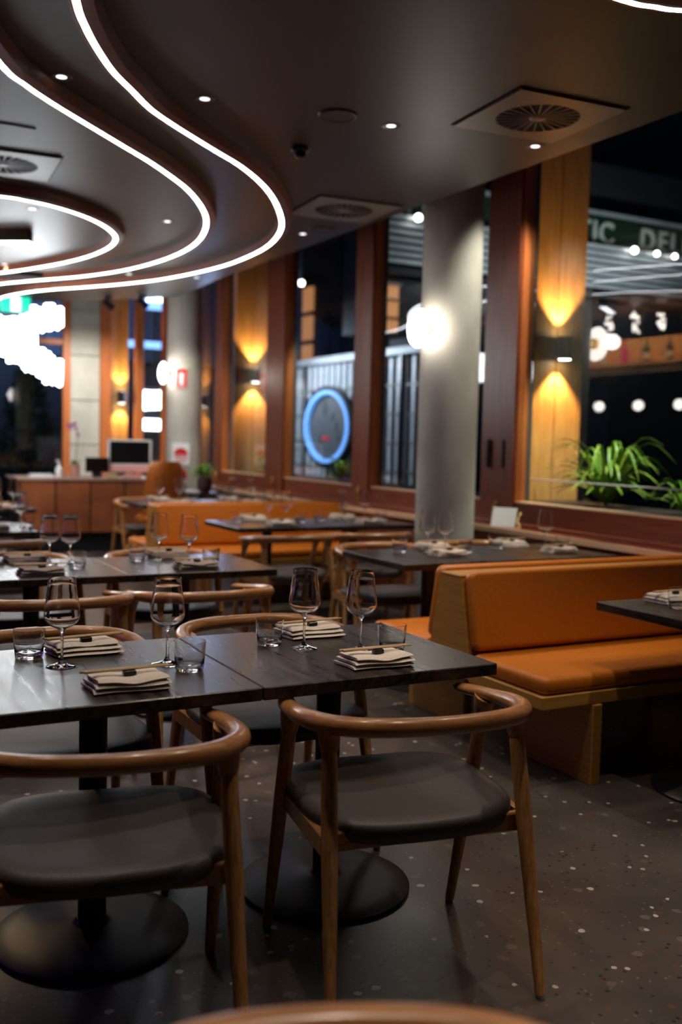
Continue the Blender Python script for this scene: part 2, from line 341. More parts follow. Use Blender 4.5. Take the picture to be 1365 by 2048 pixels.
# far wall (y = 14)
wf = empty('wall_back', (0, 0, 0), kind='structure', label='far glazed wall of cedar posts and a concrete pier')
for x0, x1 in ((3.10, 3.20), (3.62, 3.77), (4.13, 4.24), (4.53, 4.58), (.2, .32), (-1.5, -1.38)):
    MB().box(x0, x1, 13.96, 14.10, 0, 3.70, b=.006).obj('post', M['cedar_light'], wf, smooth=False)
cp = MB()
for k in range(6): cp.box(3.203, 3.617, 14.0, 14.25, k*.62, k*.62+.61, b=.006)
cp.obj('concrete_pier', M['concrete'], wf, smooth=False)
for x0, x1 in ((-4, -1.5), (-1.38, .2), (.32, 3.10)):
    MB().box(x0, x1, 13.98, 14.06, 2.60, 2.68, b=.004).obj('transom', M['cedar_light'], wf, smooth=False)
    MB().box(x0, x1, 13.98, 14.06, 0, .10).obj('bottom_rail', M['cedar_light'], wf, smooth=False)
    MB().box(x0, x1, 14.015, 14.023, .10, 2.60).obj('pane', M['pane'], wf, smooth=False)
    MB().box(x0, x1, 14.015, 14.023, 2.68, 3.70).obj('pane', M['pane'], wf, smooth=False)
for x0, x1 in ((3.77, 4.13), (4.24, 4.53)):
    MB().box(x0, x1, 14.015, 14.023, .1, 3.70).obj('pane', M['pane'], wf, smooth=False)
    MB().box(x0, x1, 13.98, 14.06, 0, .10).obj('bottom_rail', M['cedar_light'], wf, smooth=False)

# round columns
def column(x, y, label):
    m = MB(); m.lathe([(0, 0), (.215, 0), (.215, 3.70), (0, 3.70)], 48, (0, 0, 0))
    return tag(m.obj('concrete_column', M['concrete'], loc=(x, y, 0)), label, 'column')
column(4.105, 6.05, 'near round concrete column beside the window, with a glowing disc light')
column(4.185, 12.08, 'far round concrete column carrying the fire signs')

# timber fins outside with up-down sconces
def fin(x0, x1, y, label, mt='pine'):
    e = empty('timber_fin', ((x0+x1)/2, y, 0), label=label, cat='timber panel')
    h = (x1-x0)/2
    for a, b in ((-h, -.004), (.004, h)):
        MB().box(a, b, 0, .07, .946, 3.9, b=.003).obj('board', M[mt], e, smooth=False)
def sconce(x, y, z, label, pw=48):
    e = empty('up_down_sconce', (x, y, z), label=label, cat='wall lamp', group='cylindrical up-down lamps on the timber panels')
    MB().lathe([(.030, -.085), (.052, -.085), (.055, -.088), (.055, .088), (.052, .085), (.030, .085)], 28, (0, -.10, 0)).obj('body', M['dark'], e)
    MB().box(-.04, .04, -.06, .001, -.05, .05).obj('back_plate', M['dark'], e, smooth=False)
    for s in (-1, 1): MB().lathe([(0, 0), (.046, 0), (.046, .006*s), (0, .006*s)], 24, (0, -.10, .083*s)).obj('lens', M['lens_warm'], e)
    for s in (-1, 1): lamp('sconce_lamp', 'SPOT', (x, y-.085, z+.10*s), pw, WARM, (x, y-.06, z+1.2*s), .02, 86, .5)
fin(4.95, 5.49, 6.20, 'tall pine panel standing outside behind the nearest window post')
sconce(5.22, 6.20, 2.145, 'black cylinder lamp on the nearest pine panel, right of the near column')
fin(4.86, 5.42, 12.12, 'tall pine panel outside, left of the middle cedar posts')
sconce(5.14, 12.12, 2.20, 'black cylinder lamp on the second pine panel, halfway along the windows')
fin(3.85, 4.12, 14.35, 'narrow pine panel outside the far wall beside the concrete pier', 'pine')
sconce(4.0, 14.35, 1.93, 'black cylinder lamp on the narrow panel of the far wall', 30)

# disc lights on the columns
def disc_light(x, y, z, label, e_=14):
    e = empty('disc_light', (x, y, z), label=label, cat='wall lamp')
    MB().lathe([(0, -.035), (.05, -.034), (.10, -.024), (.128, -.006), (.135, .008), (.128, .018), (.08, .02), (0, .02)], 40, axis='X').obj('diffuser', M['opal'], e)
    MB().lathe([(0, .021), (.045, .021), (.04, .05), (.028, .06), (.028, .115), (0, .115)], 24, axis='X').obj('stem', M['brass'], e)
    lamp('disc_light_lamp', 'POINT', (x+.03, y-.20, z), e_, (1, .93, .82), size=.06)
disc_light(3.795, 6.0, 2.185, 'glowing round disc light on the near concrete column', 1.2)
disc_light(3.88, 12.0, 2.165, 'glowing round disc light on the far concrete column', 1.5)

# ================================================================= CEILING FITTINGS
CA = [(.55, 2.5), (.70, 3.2), (.87, 3.74), (.961, 3.963), (1.06, 4.161), (1.176, 4.362), (1.303, 4.534), (1.453, 4.737), (1.612, 4.9), (1.798, 5.071), (1.988, 5.241), (2.197, 5.427), (2.437, 5.695), (2.654, 5.994), (2.886, 6.385), (3.082, 6.782), (3.217, 7.178), (3.308, 7.601), (3.345, 8.05), (3.34, 8.572), (3.256, 9.13), (3.117, 9.685), (2.9, 10.2), (2.62, 10.69), (2.33, 11.15), (2.12, 11.62), (1.987, 12.2), (1.95, 12.9)]
CB = [(.35, 3.7), (.734, 4.522), (.875, 4.729), (1.013, 4.893), (1.176, 5.066), (1.344, 5.239), (1.529, 5.43), (1.733, 5.64), (1.926, 5.864), (2.125, 6.12), (2.331, 6.457), (2.513, 6.828), (2.656, 7.238), (2.757, 7.681), (2.800, 8.13), (2.787, 8.595), (2.716, 9.11), (2.575, 9.62), (2.355, 10.107), (2.075, 10.56), (1.80, 11.05), (1.6, 11.6), (1.45, 12.3)]
CC = [(.2, 7.35), (.7, 7.08), (1.139, 7.0), (1.302, 7.02), (1.477, 7.081), (1.678, 7.213), (1.871, 7.40), (2.027, 7.62), (2.148, 7.874), (2.21, 8.15), (2.222, 8.48), (2.179, 8.89), (2.064, 9.36), (1.88, 9.86), (1.66, 10.32), (1.3, 10.8), (.7, 11.2)]
CD = [(1.9, 2.2), (2.2, 2.58), (2.38, 2.70), (2.562, 2.718), (2.653, 2.700), (2.744, 2.676), (3.0, 2.55), (3.2, 2.3), (3.3, 1.9)]
def led(pts, label):
    P = [p.to_2d() for p in catmull([(x, y, 0) for x, y in pts], 5)]
    nrm = []
    for i in range(len(P)):
        t = (P[min(i+1, len(P)-1)]-P[max(i-1, 0)]).normalized(); nrm.append(Vector((t.y, -t.x)))   # right-hand side
    def strip(sec):
        m = MB(); k = len(sec); V = []
        for p, n in zip(P, nrm):
            for o_, z in sec: V.append((p.x+n.x*o_, p.y+n.y*o_, z))
        F = [(i*k+j, i*k+(j+1) % k, (i+1)*k+(j+1) % k, (i+1)*k+j) for i in range(len(P)-1) for j in range(k)]
        F += [tuple(range(k)), tuple((len(P)-1)*k+j for j in range(k))[::-1]]
        return m.add(V, F)
    e = empty('curved_ceiling_light', (0, 0, 0), label=label, cat='ceiling light')
    strip([(-.032, 3.0), (-.032, 2.935), (-.0145, 2.935), (-.0145, 2.945), (.0145, 2.945), (.0145, 2.935), (.062, 2.945), (.075, 3.0)]).obj('timber_profile', M['copper'], e)
    strip([(-.014, 2.9445), (-.014, 2.934), (.014, 2.934), (.014, 2.9445)]).obj('light_strip', M['led'], e, smooth=False)
led(CA, 'outermost long curved light line with timber edge under the dark ceiling')
led(CB, 'middle curved light line, nested inside the longest one')
led(CC, 'innermost small curved light line at the left of the ceiling')
led(CD, 'short curved light line just touching the top right of the view')
e = empty('linear_light', (1.40, 8.50, 2.94), R(-36), 'short straight white light bar inside the innermost curve', 'ceiling light')
MB().box(-.3, .24, -.04, .04, -.03, .06, b=.003).obj('housing', M['dark'], e, smooth=False)
MB().box(-.295, .235, -.035, .035, -.036, -.0305).obj('diffuser', M['led'], e, smooth=False)
names = ['recessed downlight between the two long light curves, at left', 'recessed downlight right of the outermost curve near the top', 'recessed downlight left of the big square vent', 'recessed downlight below the big square vent at the ceiling edge', 'recessed downlight inside the middle curve toward its bend', 'recessed downlight inside the innermost curve', 'recessed downlight just right of the outermost bend', 'recessed downlight at far left beneath the light bar', 'small far downlight at the ceiling corner beside the far column', 'small far downlight just below the outermost light curve']
OFF = ['the near edge of the front left table', 'the floor before the near bench', 'the front armchairs', 'the table at the right edge', 'the left end of the front tables', 'the back of the front right table', 'the aisle left of the camera', 'the nearest armchair', 'the aisle right of the camera']
for i, (x, y, en) in enumerate(DOWN):
    e = empty('downlight', (x, y, 3.0), label=names[i] if i < len(names) else 'recessed downlight above the view, over '+OFF[i-len(names)], cat='downlight', group='ceiling downlights' if i < len(names) else 'ceiling downlights above the view')
    MB().lathe([(.022, .0), (.030, -.001), (.047, -.004), (.050, 0.0)], 28).obj('rim', M['vent'], e)
    MB().lathe([(0, -.001), (.024, -.001), (.024, .0), (0, 0)], 24).obj('lens', M['lens'], e)
def vent(x, y, rz, label, grey=False, s=.30):
    e = empty('ceiling_vent', (x, y, 3.0), rz, label, 'air vent')
    m = MB(); n = 40; rI = .205; V = []; F = []
    for z in (-.012, -.002):
        V += [(rI*math.cos(2*PI*j/n), rI*math.sin(2*PI*j/n), z) for j in range(n)]
        for j in range(n):
            a = 2*PI*j/n; c, q = math.cos(a), math.sin(a); k = s/max(abs(c), abs(q)); V.append((k*c, k*q, z))
    for j in range(n):
        k = (j+1) % n
        F += [(j, k, n+k, n+j), (2*n+j, 2*n+k, k, j), (n+j, n+k, 3*n+k, 3*n+j)]
    mt = M['vent']
    m.add(V, F).obj('face_plate', mt, e, smooth=False)
    MB().box(-s-.012, s+.012, -s-.012, s+.012, -.0035, -.0005).obj('shadow_gap', M['vent_dark'], e, smooth=False)
    MB().lathe([(0, -.006), (.204, -.006), (.204, -.004), (0, -.004)], 40).obj('throat', M['vent_dark'], e)
    MB().lathe([(0, -.016), (.035, -.015), (.04, -.012), (.04, -.007), (0, -.007)], 24).obj('hub', mt, e)
    for k in range(24):
        a = 2*PI*k/24; c, q = math.cos(a), math.sin(a)
        V = []
        for rr, hw in ((.038, .0025), (.206, .0035)):
            for sg in (-1, 1):
                for z in (-.012, -.0065): V.append((rr*c-q*hw*sg, rr*q+c*hw*sg, z))
        MB().add(V, [(0, 1, 3, 2), (4, 6, 7, 5), (0, 4, 5, 1), (2, 3, 7, 6), (0, 2, 6, 4), (1, 5, 7, 3)]).obj('blade', mt, e, smooth=False)
vent(3.19, 4.00, R(-4), 'large square ceiling vent with radial blades, top right')
vent(3.33, 6.28, R(-4), 'dark square ceiling vent in shade right of the outermost bend')
vent(1.05, 6.38, R(-4), 'square ceiling vent cut by the left edge of the view', True)
tag(MB().box(-.16, .16, -.2, .2, -.006, 0, b=.002).obj('access_panel', M['ceiling'], loc=(.93, 5.78, 3.0), smooth=False), 'flush dark access panel beside the left ceiling vent', 'ceiling panel')
def speaker(x, y, label):
    e = empty('ceiling_speaker', (x, y, 3.0), label=label, cat='ceiling speaker')
    MB().lathe([(0, -.008), (.085, -.008), (.085, 0), (0, 0)], 32).obj('grille', M['ceiling'], e)
    MB().lathe([(.086, 0), (.086, -.010), (.096, -.008), (.1, 0)], 32).obj('rim', M['ceiling'], e)
speaker(2.348, 4.518, 'round dark speaker flush in the ceiling left of a downlight')
speaker(3.50, 6.95, 'round dark speaker flush in the shaded ceiling behind the dark vent')
e = empty('smoke_detector', (2.43, 5.12, 3.0), label='small black dome hanging from the ceiling right of the outermost curve', cat='sensor')
MB().lathe([(0, 0), (.05, 0), (.05, -.018), (.044, -.024), (0, -.024)], 28).obj('base', M['dark'], e)
MB().lathe([(.034, -.024), (.034, -.038), (.024, -.055), (0, -.062)], 28).obj('dome', M['screen'], e)
for k, (x, y) in enumerate(((3.12, 11.72), (3.42, 11.35))):
    e = empty('ceiling_spotlight', (x, y, 3.0), label=('left' if k == 0 else 'right')+' one of two small black spotlights under the far ceiling corner', cat='spotlight', group='black spotlights at the far ceiling corner')
    MB().lathe([(0, 0), (.045, 0), (.045, -.03), (0, -.03)], 20).obj('mount', M['dark'], e)
    MB().tube([(0, 0, -.03), (0, .0, -.07)], .012, 8).tube([(-.05, -.03, -.06), (.05, .03, -.12)], [.035, .045], 16).obj('head', M['dark'], e)

# chandelier of glowing rods
e = empty('rod_chandelier', (1.5, 10.6, 3.0), label='large glowing white chandelier of hanging glass rods at the left edge', cat='chandelier')
MB().box(-.75, .85, -.16, .16, -.05, 0, b=.005).obj('ceiling_plate', M['dark'], e, smooth=False)
cable = MB()
rodm = mat('rod_glow', (1, 1, 1), .3, emit=(.90, .96, 1), es=5)
x = .80
while x < 2.29:
    for row in range(3):
        t = (x-1.72)/.62
        zt = 2.52+.09*t+random.uniform(-.04, .04) if x > 1.7 else 2.50+random.uniform(-.05, .05)
        zb = 2.20-.33*max(t, 0)+random.uniform(-.04, .03) if x > 1.7 else 2.21+.06*(1.7-x)+random.uniform(-.04, .04)
        yy = (row-1)*.12+random.uniform(-.03, .03); xx = x+random.uniform(-.02, .02)-1.5
        segs = [(zb, zt)] if x < 2.08 else [(zb, 2.26-.55*(x-2.08)), (2.42+.25*(x-2.08), zt+.09)]
        for a, b in segs:
            if b-a < .08: continue
            MB().tube([(xx, yy, a-3), (xx+random.uniform(-.01, .02), yy, a-2.99), (xx, yy, b-3.01), (xx, yy, b-3)], [.024, .036, .036, .022], 8).obj('glass_rod', rodm, e)
        cable.tube([(xx, yy, segs[-1][1]-3), (xx, yy, -.05)], .0015, 4)
    x += .062
cable.obj('suspension_cable', M['dark'], e)
# exit sign
e = empty('exit_sign', (2.19, 12.4, 2.90), label='green running-man exit sign hanging under the far ceiling', cat='exit sign')
MB().box(-.17, .17, -.025, .025, -.09, .09, b=.004).obj('case', M['green_exit'], e, smooth=False)
m = MB().box(-.055, .055, -.0275, -.0255, -.08, .08)
m.obj('door_panel', M['white_exit'], e, smooth=False)
m = MB().lathe([(0, -.0305), (.014, -.0305), (.014, -.028), (0, -.028)], 14, (.012, 0, .055), axis='Y')
m.tube([(.008, -.029, .04), (-.006, -.029, -.005)], (.012), 6).tube([(-.006, -.029, -.005), (.03, -.029, -.03), (.022, -.029, -.07)], .007, 6).tube([(-.006, -.029, -.005), (-.03, -.029, -.045), (-.045, -.029, -.05)], .007, 6).tube([(.008, -.029, .03), (.035, -.029, .01)], .005, 6).tube([(.004, -.029, .03), (-.03, -.029, .02)], .005, 6)
m.obj('running_figure', M['green_exit'], e)

# ================================================================= FURNITURE
def make_table():
    e = empty('dining_table')
    tp = MB()
    tp.box(-.3735, .3735, -.35, .35, .705, .74, b=.003); tp.obj('tabletop', M['table_top'], e, smooth=False)
    MB().box(-.30, .30, -.05, .05, .697, .705).box(-.05, .05, -.26, .26, .6965, .7048).obj('mounting_plate', M['black_metal'], e, smooth=False)
    MB().lathe([(.038, .02), (.038, .697), (.0, .697)], 28).obj('pedestal', M['black_metal'], e)
    MB().lathe([(0, 0), (.258, 0), (.265, .004), (.265, .010), (.258, .014), (.20, .020), (.12, .028), (.055, .036), (.045, .040), (.040, .048), (0, .048)], 64).obj('base', M['black_metal'], e)
    return e
def make_chair():
    e = empty('dining_chair')
    half = [(0, -.272, .712), (.11, -.262, .712), (.19, -.236, .710), (.248, -.188, .707), (.282, -.12, .702), (.293, -.045, .696), (.291, .04, .688), (.281, .12, .681), (.262, .195, .676), (.254, .215, .675)]
    hr = [(.022, .0225), (.0225, .023), (.024, .0235), (.026, .024), (.027, .024), (.0265, .022), (.025, .018), (.025, .0165), (.022, .014), (.010, .006)]
    pts = [(-x, y, z) for x, y, z in half[:0:-1]]+half; rr = hr[:0:-1]+hr
    P = catmull(pts, 4); k = len(pts)-1; rad = []
    for i in range(len(P)):
        t = i/4; a = min(int(t), k-1); q = t-a; rad.append(tuple(rr[a][j]*(1-q)+rr[a+1][j]*q for j in (0, 1)))
    m = MB(); m.tube(P, rad, 14)
    RT, RF = (.252, -.145, .697), (.278, -.285, .0); FT, FF = (.282, .075, .674), (.285, .265, .0)
    for s in (-1, 1):
        for T, Ft in ((RT, RF), (FT, FF)):
            T = Vector(T); Ft = Vector(Ft); d = (Ft-T).normalized()
            p = [T-d*.004, T+d*.012, T+d*.030, T+d*.048, T+d*.062]
            m.tube([(q.x*s, q.y, q.z) for q in p], [(.038, .028), (.037, .028), (.030, .026), (.0235, .0235), (.021, .021)], 14, up=Vector((1, 0, 0)))
    m.obj('back_rail', M['oak_rail'], e)
    for s in (-1, 1):
        for T, Ft in ((RT, RF), (FT, FF)):
            T = Vector(T); Ft = Vector(Ft)
            qs = [.08, .2, .38, .6, .85, .985]; rs = [.0195, .0205, .021, .0185, .0150, .0135]
            lg = MB().tube([((T.x+(Ft.x-T.x)*q)*s, T.y+(Ft.y-T.y)*q, T.z+(Ft.z-T.z)*q) for q in qs], rs, 14)
            lo = lg.obj('leg', M['oak_leg'], e)
            MB().lathe([(0, 0), (.011, 0), (.012, .010), (0, .010)], 12, (Ft.x*s, Ft.y, 0)).obj('glide', M['glide'], lo)
    out = superell(.282, .262, 52, 3.2)
    MB().slab(out, [(.412, .06), (.402, .03), (.410, .008), (.428, 0), (.444, .001), (.455, .008), (.461, .022), (.464, .06), (.461, .12), (.457, .2)], ztop=lambda x, y: .012*(abs(x)/.28)**2.5+.010*max(y, 0)/.26).obj('seat', M['seat_leather'], e).location = (0, .035, 0)
    for nm, (a, b) in (('seat_rail', ((-.262, -.172, .39), (.262, -.172, .39))), ('seat_rail', ((-.275, .19, .39), (.275, .19, .39)))):
        m = MB().box(a[0], b[0], a[1]-.011, a[1]+.011, .394, .443, b=.004)
        m.obj(nm, M['oak_rail'], e, smooth=False)
    for s in (-1, 1):
        MB().add([(s*x, y, z) for x in (.262, .282) for y, z in ((-.19, .394), (.2, .394), (.2, .440), (-.19, .440))], [(0, 1, 2, 3), (4, 7, 6, 5), (0, 4, 5, 1), (1, 5, 6, 2), (2, 6, 7, 3), (3, 7, 4, 0)]).obj('seat_rail', M['oak_rail'], e, smooth=False)
    return e
proto = {}
def place(key, maker, x, y, z=0, rz=0, label=None, cat=None, group=None):
    if key not in proto: o = proto[key] = maker()
    else: o = copy_tree(proto[key])
    o.location = (x, y, z); o.rotation_euler = (0, 0, rz)
    for k_, v_ in (('label', label), ('category', cat), ('group', group)):
        if v_: o[k_] = v_
        elif k_ in o: del o[k_]
    return o
TABLES = [
    (.655, 2.67, 0, 'front left table'), (1.405, 2.67, 0, 'front right table'),
    (.925, 4.82, 0, 'second-row left table'), (1.675, 4.82, 0, 'second-row right table'),
    (.95, 7.00, 0, 'third-row left table'), (1.33, 9.0, 0, 'far left table'),
    (3.128, 4.76, 0, 'window table left half, behind near bench'), (3.878, 4.76, 0, 'window table right half, behind near bench'),
    (3.08, 6.93, 0, 'left half of the table before the far bench'), (3.83, 6.93, 0, 'right half of the table before the far bench'),
    (3.10, 9.35, 0, 'left table behind the far bench'), (3.85, 9.35, 0, 'right table behind the far bench'),
    (3.255, 2.76, 0, 'table in front of near bench at right edge'), (4.0, 2.76, 0, 'table before the near bench just beyond the right edge'),
    (3.98, 11.2, 0, 'small far table carrying the potted plant')]
for x, y, rz, nm in TABLES:
    t_ = place('table', make_table, x, y, 0, rz, 'square dark wood pedestal table, the '+nm, 'table', 'dark square dining tables')
for c_ in proto['table'].children:   # the front left table's pedestal stands slightly off centre
    if c_.name.split('.')[0] in ('pedestal', 'base', 'mounting_plate'): c_.location.x = .024
CH = [
    (1.372, 2.19, -9, 'oak armchair with dark leather seat at the near side of the front right table'),
    (.60, 2.225, -12, 'oak armchair with dark leather seat at the near side of the front left table'),
    (.66, 3.10, 180, 'oak armchair behind the front left table, facing the camera'),
    (1.40, 3.09, 180, 'oak armchair behind the front right table, facing the camera'),
    (.895, 4.19, -3, 'oak armchair at the near side of the second-row left table'),
    (1.535, 4.185, 2, 'oak armchair at the near side of the second-row right table'),
    (.95, 5.27, 184, 'oak armchair behind the second-row left table'),
    (1.72, 5.26, 176, 'oak armchair pushed in behind the second-row right table'),
    (.98, 6.42, 2, 'oak armchair at the near side of the third-row left table'),
    (2.96, 6.32, 3, 'oak armchair, near left of the table before the far bench'),
    (3.62, 6.34, -6, 'oak armchair with bluish seat, near right of the table before the far bench'),
    (3.17, 5.28, 176, 'oak armchair behind the left half of the near window table'),
    (3.86, 5.22, 180, 'oak armchair tucked behind the right half of the near window table'),
    (.43, .71, 157, 'nearest oak armchair, only its blurred curved back rail showing at the bottom'),
    (3.06, 9.95, 182, 'oak armchair beyond the left table behind the far bench')]
for x, y, a, l in CH:
    place('chair', make_chair, x, y, 0, R(a), l, 'chair', 'oak armchairs with dark seats')

# benches: back-to-back pair, local y measured from centre
def bench_pair(yc, x0, x1, lbl):
    sp = b = empty('double_banquette', (x0, yc, 0), label=lbl, cat='bench')
    L = x1-x0
    poly = [(-.20, .46), (.20, .46), (.115, .815), (-.115, .815)]
    def yz(poly, a, b): # prism along x
        n = len(poly); V = [(a, y, z) for y, z in poly]+[(b, y, z) for y, z in poly]
        return V, [tuple(range(n)), tuple(range(n, 2*n))[::-1]]+[(i, i+n, (i+1) % n+n, (i+1) % n) for i in range(n)]
    MB().add(*yz([(-.175, .34), (.175, .34), (.080, .782), (-.080, .782)], .02, .045)).obj('end_panel', M['bench_oak'], sp, smooth=False)
    MB().add(*yz([(-.17, .34), (-.15, .34), (-.058, .782), (-.078, .782)], .046, L)).obj('back_board', M['bench_oak'], sp, smooth=False)
    MB().add(*yz([(.15, .34), (.17, .34), (.078, .782), (.058, .782)], .046, L)).obj('back_board', M['bench_oak'], sp, smooth=False)
    MB().box(.02, L, -.079, .079, .7825, .795, b=.004).obj('top_cap', M['bench_oak_flat'], sp, smooth=False)
    for s in (-1, 1):
        # seat plank
        MB().box(0, L, min(s*.19, s*.69), max(s*.19, s*.69), .335, .388, b=.003).obj('seat_plank', M['bench_oak_flat'], b, smooth=False)
        # seat cushion with rounded edges
        def cushion(a, c, y0, y1, z0, z1, rr):
            m = MB(); V = []; F = []
            ay, by = sorted((y0, y1)); cx, cyy = (a+c)/2, (ay+by)/2; hx, hy = (c-a)/2, (by-ay)/2
            N_ = 8; ringv = []
            base = []
            for (sx, sy) in ((1, 1), (-1, 1), (-1, -1), (1, -1)):
                a0 = {(1, 1): 0, (-1, 1): 90, (-1, -1): 180, (1, -1): 270}[(sx, sy)]
                for k in range(5):
                    an = R(a0+k*22.5); base.append((sx, sy, math.cos(an), math.sin(an)))
            lay = []
            for k in range(5): an = R(-90+k*22.5); lay.append((z0+rr*(1+math.sin(an)), rr*(1-math.cos(an))))
            for k in range(5): an = R(k*22.5); lay.append((z1-rr*(1-math.sin(an)), rr*(1-math.cos(an))))
            cr = .035
            for z, ins in lay:
                for sx, sy, c_, s_ in base: V.append((cx+sx*(hx-cr)+(cr-ins)*c_, cyy+sy*(hy-cr)+(cr-ins)*s_, z))
            n = len(base)
            for i in range(len(lay)-1): F += [(i*n+j, i*n+(j+1) % n, (i+1)*n+(j+1) % n, (i+1)*n+j) for j in range(n)]
            F += [tuple(range(n))[::-1], tuple((len(lay)-1)*n+j for j in range(n))]
            return m.add(V, F)
        cushion(.012, L-.01, s*.185, s*.685, .389, .462, .026).obj('seat_cushion', M['orange'], b, angle=70)
        bc = cushion(.030, L-.01, 0, .352, 0, .062, .022)  # local: y up the back, z thickness
        ang = math.atan2(.455, .09)
        v2 = []
        for X, Y, Z in bc.v:
            yy = s*(.178-(Y)*math.cos(ang)+Z*math.sin(ang)+.0); zz = .462+Y*math.sin(ang)+Z*math.cos(ang)
            v2.append((X, yy-s*.028, zz))
        bc.v = v2; bc.obj('back_cushion', M['orange'], b, angle=70)
        ys = sorted((s*.20, s*.70))
        for xx in (.26, L-.32):
            MB().box(xx, xx+.05, ys[0], ys[1]-.0, 0, .334, b=.003).obj('leg_panel', M['bench_oak'], b, smooth=False)
        MB().box(.10, .122, *sorted((s*.20, s*.62)), .30, .334).obj('edge_rail', M['bench_oak_flat'], b, smooth=False)
bench_pair(3.715, 2.545, 4.33, 'near back-to-back oak bench with orange leather seats and backs')
bench_pair(8.20, 2.545, 4.33, 'far back-to-back oak bench with orange leather, behind the window tables')

# ---------------------------------------------------------------- tableware
def make_wine():
    o = [(0, 0), (.043, 0), (.0435, .0012), (.040, .0028), (.022, .006), (.010, .011), (.0055, .018), (.0042, .030), (.0038, .060), (.0042, .085), (.0056, .096), (.010, .1025), (.020, .1080), (.031, .1140), (.041, .1225), (.0470, .1325), (.0490, .1430), (.0482, .1550), (.0460, .172), (.0428, .195), (.0398, .218), (.0372, .2445)]
    i = [(.0368, .2455), (.0358, .2450), (.0385, .218), (.0415, .195), (.0447, .172), (.0469, .155), (.0477, .143), (.0458, .1335), (.040, .1242), (.0305, .1162), (.0195, .1106), (.0095, .1072), (0, .1062)]
    return MB().lathe(o+i, 40).obj('wine_glass', M['glass'], angle=60)
def make_tumbler():
    o = [(0, .0015), (.030, 0), (.0365, .001), (.0385, .004), (.0395, .012), (.0425, .045), (.0452, .082)]
    i = [(.0438, .0825), (.0408, .045), (.0375, .016), (.034, .012), (.015, .014), (0, .016)]
    return MB().lathe(o+i, 40).obj('tumbler', M['glass'], angle=60)
def make_napkin(mt):
    def mk():
        m = MB(); nx, ny = 22, 14
        def layer(x0, x1, y0, y1, z0, th, wav, ph, dip=0):
            V = []; F = []
            def hgt(uu, vv):
                edge_ = (max(0, 1-abs(2*vv-1)**6))**.5
                ex = .5+.5*(max(0, 1-abs(2*uu-1)**10))**.5
                return edge_*ex
            for top in (1, 0):
                for i in range(nx+1):
                    for j in range(ny+1):
                        uu, vv = i/nx, j/ny
                        zc = z0+th/2+wav*math.sin(uu*7+ph+vv*2)*(1-.4*vv)-dip*math.exp(-((uu-.5)/.16)**2)
                        h = th/2*hgt(uu, vv)
                        V.append((x0+(x1-x0)*uu+.004*math.sin(vv*5+ph), y0+(y1-y0)*vv+.005*math.sin(uu*6+ph), max(zc+(h if top else -h), .0003 if not top else .001)))
            st = (nx+1)*(ny+1)
            for i in range(nx):
                for j in range(ny):
                    a = i*(ny+1)+j; b = a+ny+1
                    F += [(a, b, b+1, a+1), (st+a, st+a+1, st+b+1, st+b)]
            for i in range(nx):
                a = i*(ny+1); b = a+ny+1; F += [(a, st+a, st+b, b)]; a += ny; b += ny; F += [(a, b, st+b, st+a)]
            for j in range(ny):
                F += [(j, j+1, st+j+1, st+j)]; a = nx*(ny+1)+j; F += [(a, st+a, st+a+1, a+1)]
            m.add(V, F)
        layer(-.098, .096, -.066, .066, 0, .012, 0.0, 0)
        layer(-.094, .098, -.066, .058, .0115, .012, .0007, .4)
        layer(-.088, .092, -.063, .048, .0225, .015, .0012, 1.2, .004)
        return m.obj('napkin', M[mt], angle=70)
    return mk
def make_stick(): return MB().tube([(-.115, 0, 0), (-.112, 0, 0), (.112, 0, 0), (.115, 0, 0)], [.0020, .0026, .0040, .0036], 8).obj('chopstick', M['bamboo'])
def make_rest():
    return MB().box(-.0165, .0165, -.009, .009, 0, .013, b=.002).obj('chopstick_rest', M['rest'], smooth=False)
def setting(tx, ty, side, where, who, wine=None, tum=None, nap=None, dark=False, nrz=0):
    """side -1 = near diner, +1 = far diner"""
    s = side; z = .7402
    wx, wy = wine if wine else (tx-s*.085, ty-.03+s*.045)
    gx, gy = tum if tum else (tx-s*.170, ty-.03+s*.12)
    nx_, ny_ = nap if nap else (tx-s*.03, ty+s*.225)
    g = 'table settings'
    if wine != 0: place('wine', make_wine, wx, wy, z, random.uniform(0, 6), 'stemmed wine glass of the %s setting on the %s' % (who, where), 'wine glass', 'wine glasses on the tables')
    if tum != 0: place('tumbler', make_tumbler, gx, gy, z, random.uniform(0, 6), 'low clear tumbler of the %s setting on the %s' % (who, where), 'tumbler', 'clear tumblers on the tables')
    if nap != 0:
        rz = R(nrz)+(0 if s < 0 else PI)
        place('napkin'+str(dark), make_napkin('napkin_dark' if dark else 'napkin'), nx_, ny_, z, rz, 'folded %s napkin of the %s setting on the %s' % ('taupe' if dark else 'cream', who, where), 'napkin', 'folded linen napkins')
        ca, sa = math.cos(R(nrz)), math.sin(R(nrz))
        place('rest', make_rest, nx_+.004, ny_-.012, z+.0340, R(nrz), 'black chopstick rest on the %s napkin of the %s' % (who, where), 'chopstick rest', 'black chopstick rests')
        for k in (0, 1):
            place('stick', make_stick, nx_+.004-.009*k, ny_-.008+.011*k-.004, z+.0340+.013+.0035, R(nrz)+R(2+1.5*k)+PI, ('nearer' if k == 0 else 'farther')+' bamboo chopstick on the %s napkin, %s' % (who, where), 'chopstick', 'bamboo chopsticks')
FR, FL = 'front right table', 'front left table'
setting(0, 0, -1, FR, 'near side', (1.491, 2.634), (1.577, 2.590), (1.432, 2.445), nrz=-1)
setting(0, 0, 1, FR, 'far side', (1.342, 2.724), (1.262, 2.806), (1.445, 2.895), nrz=3)
setting(0, 0, -1, FL, 'near side', (.887, 2.672), (.918, 2.572), (.708, 2.455), nrz=-1)
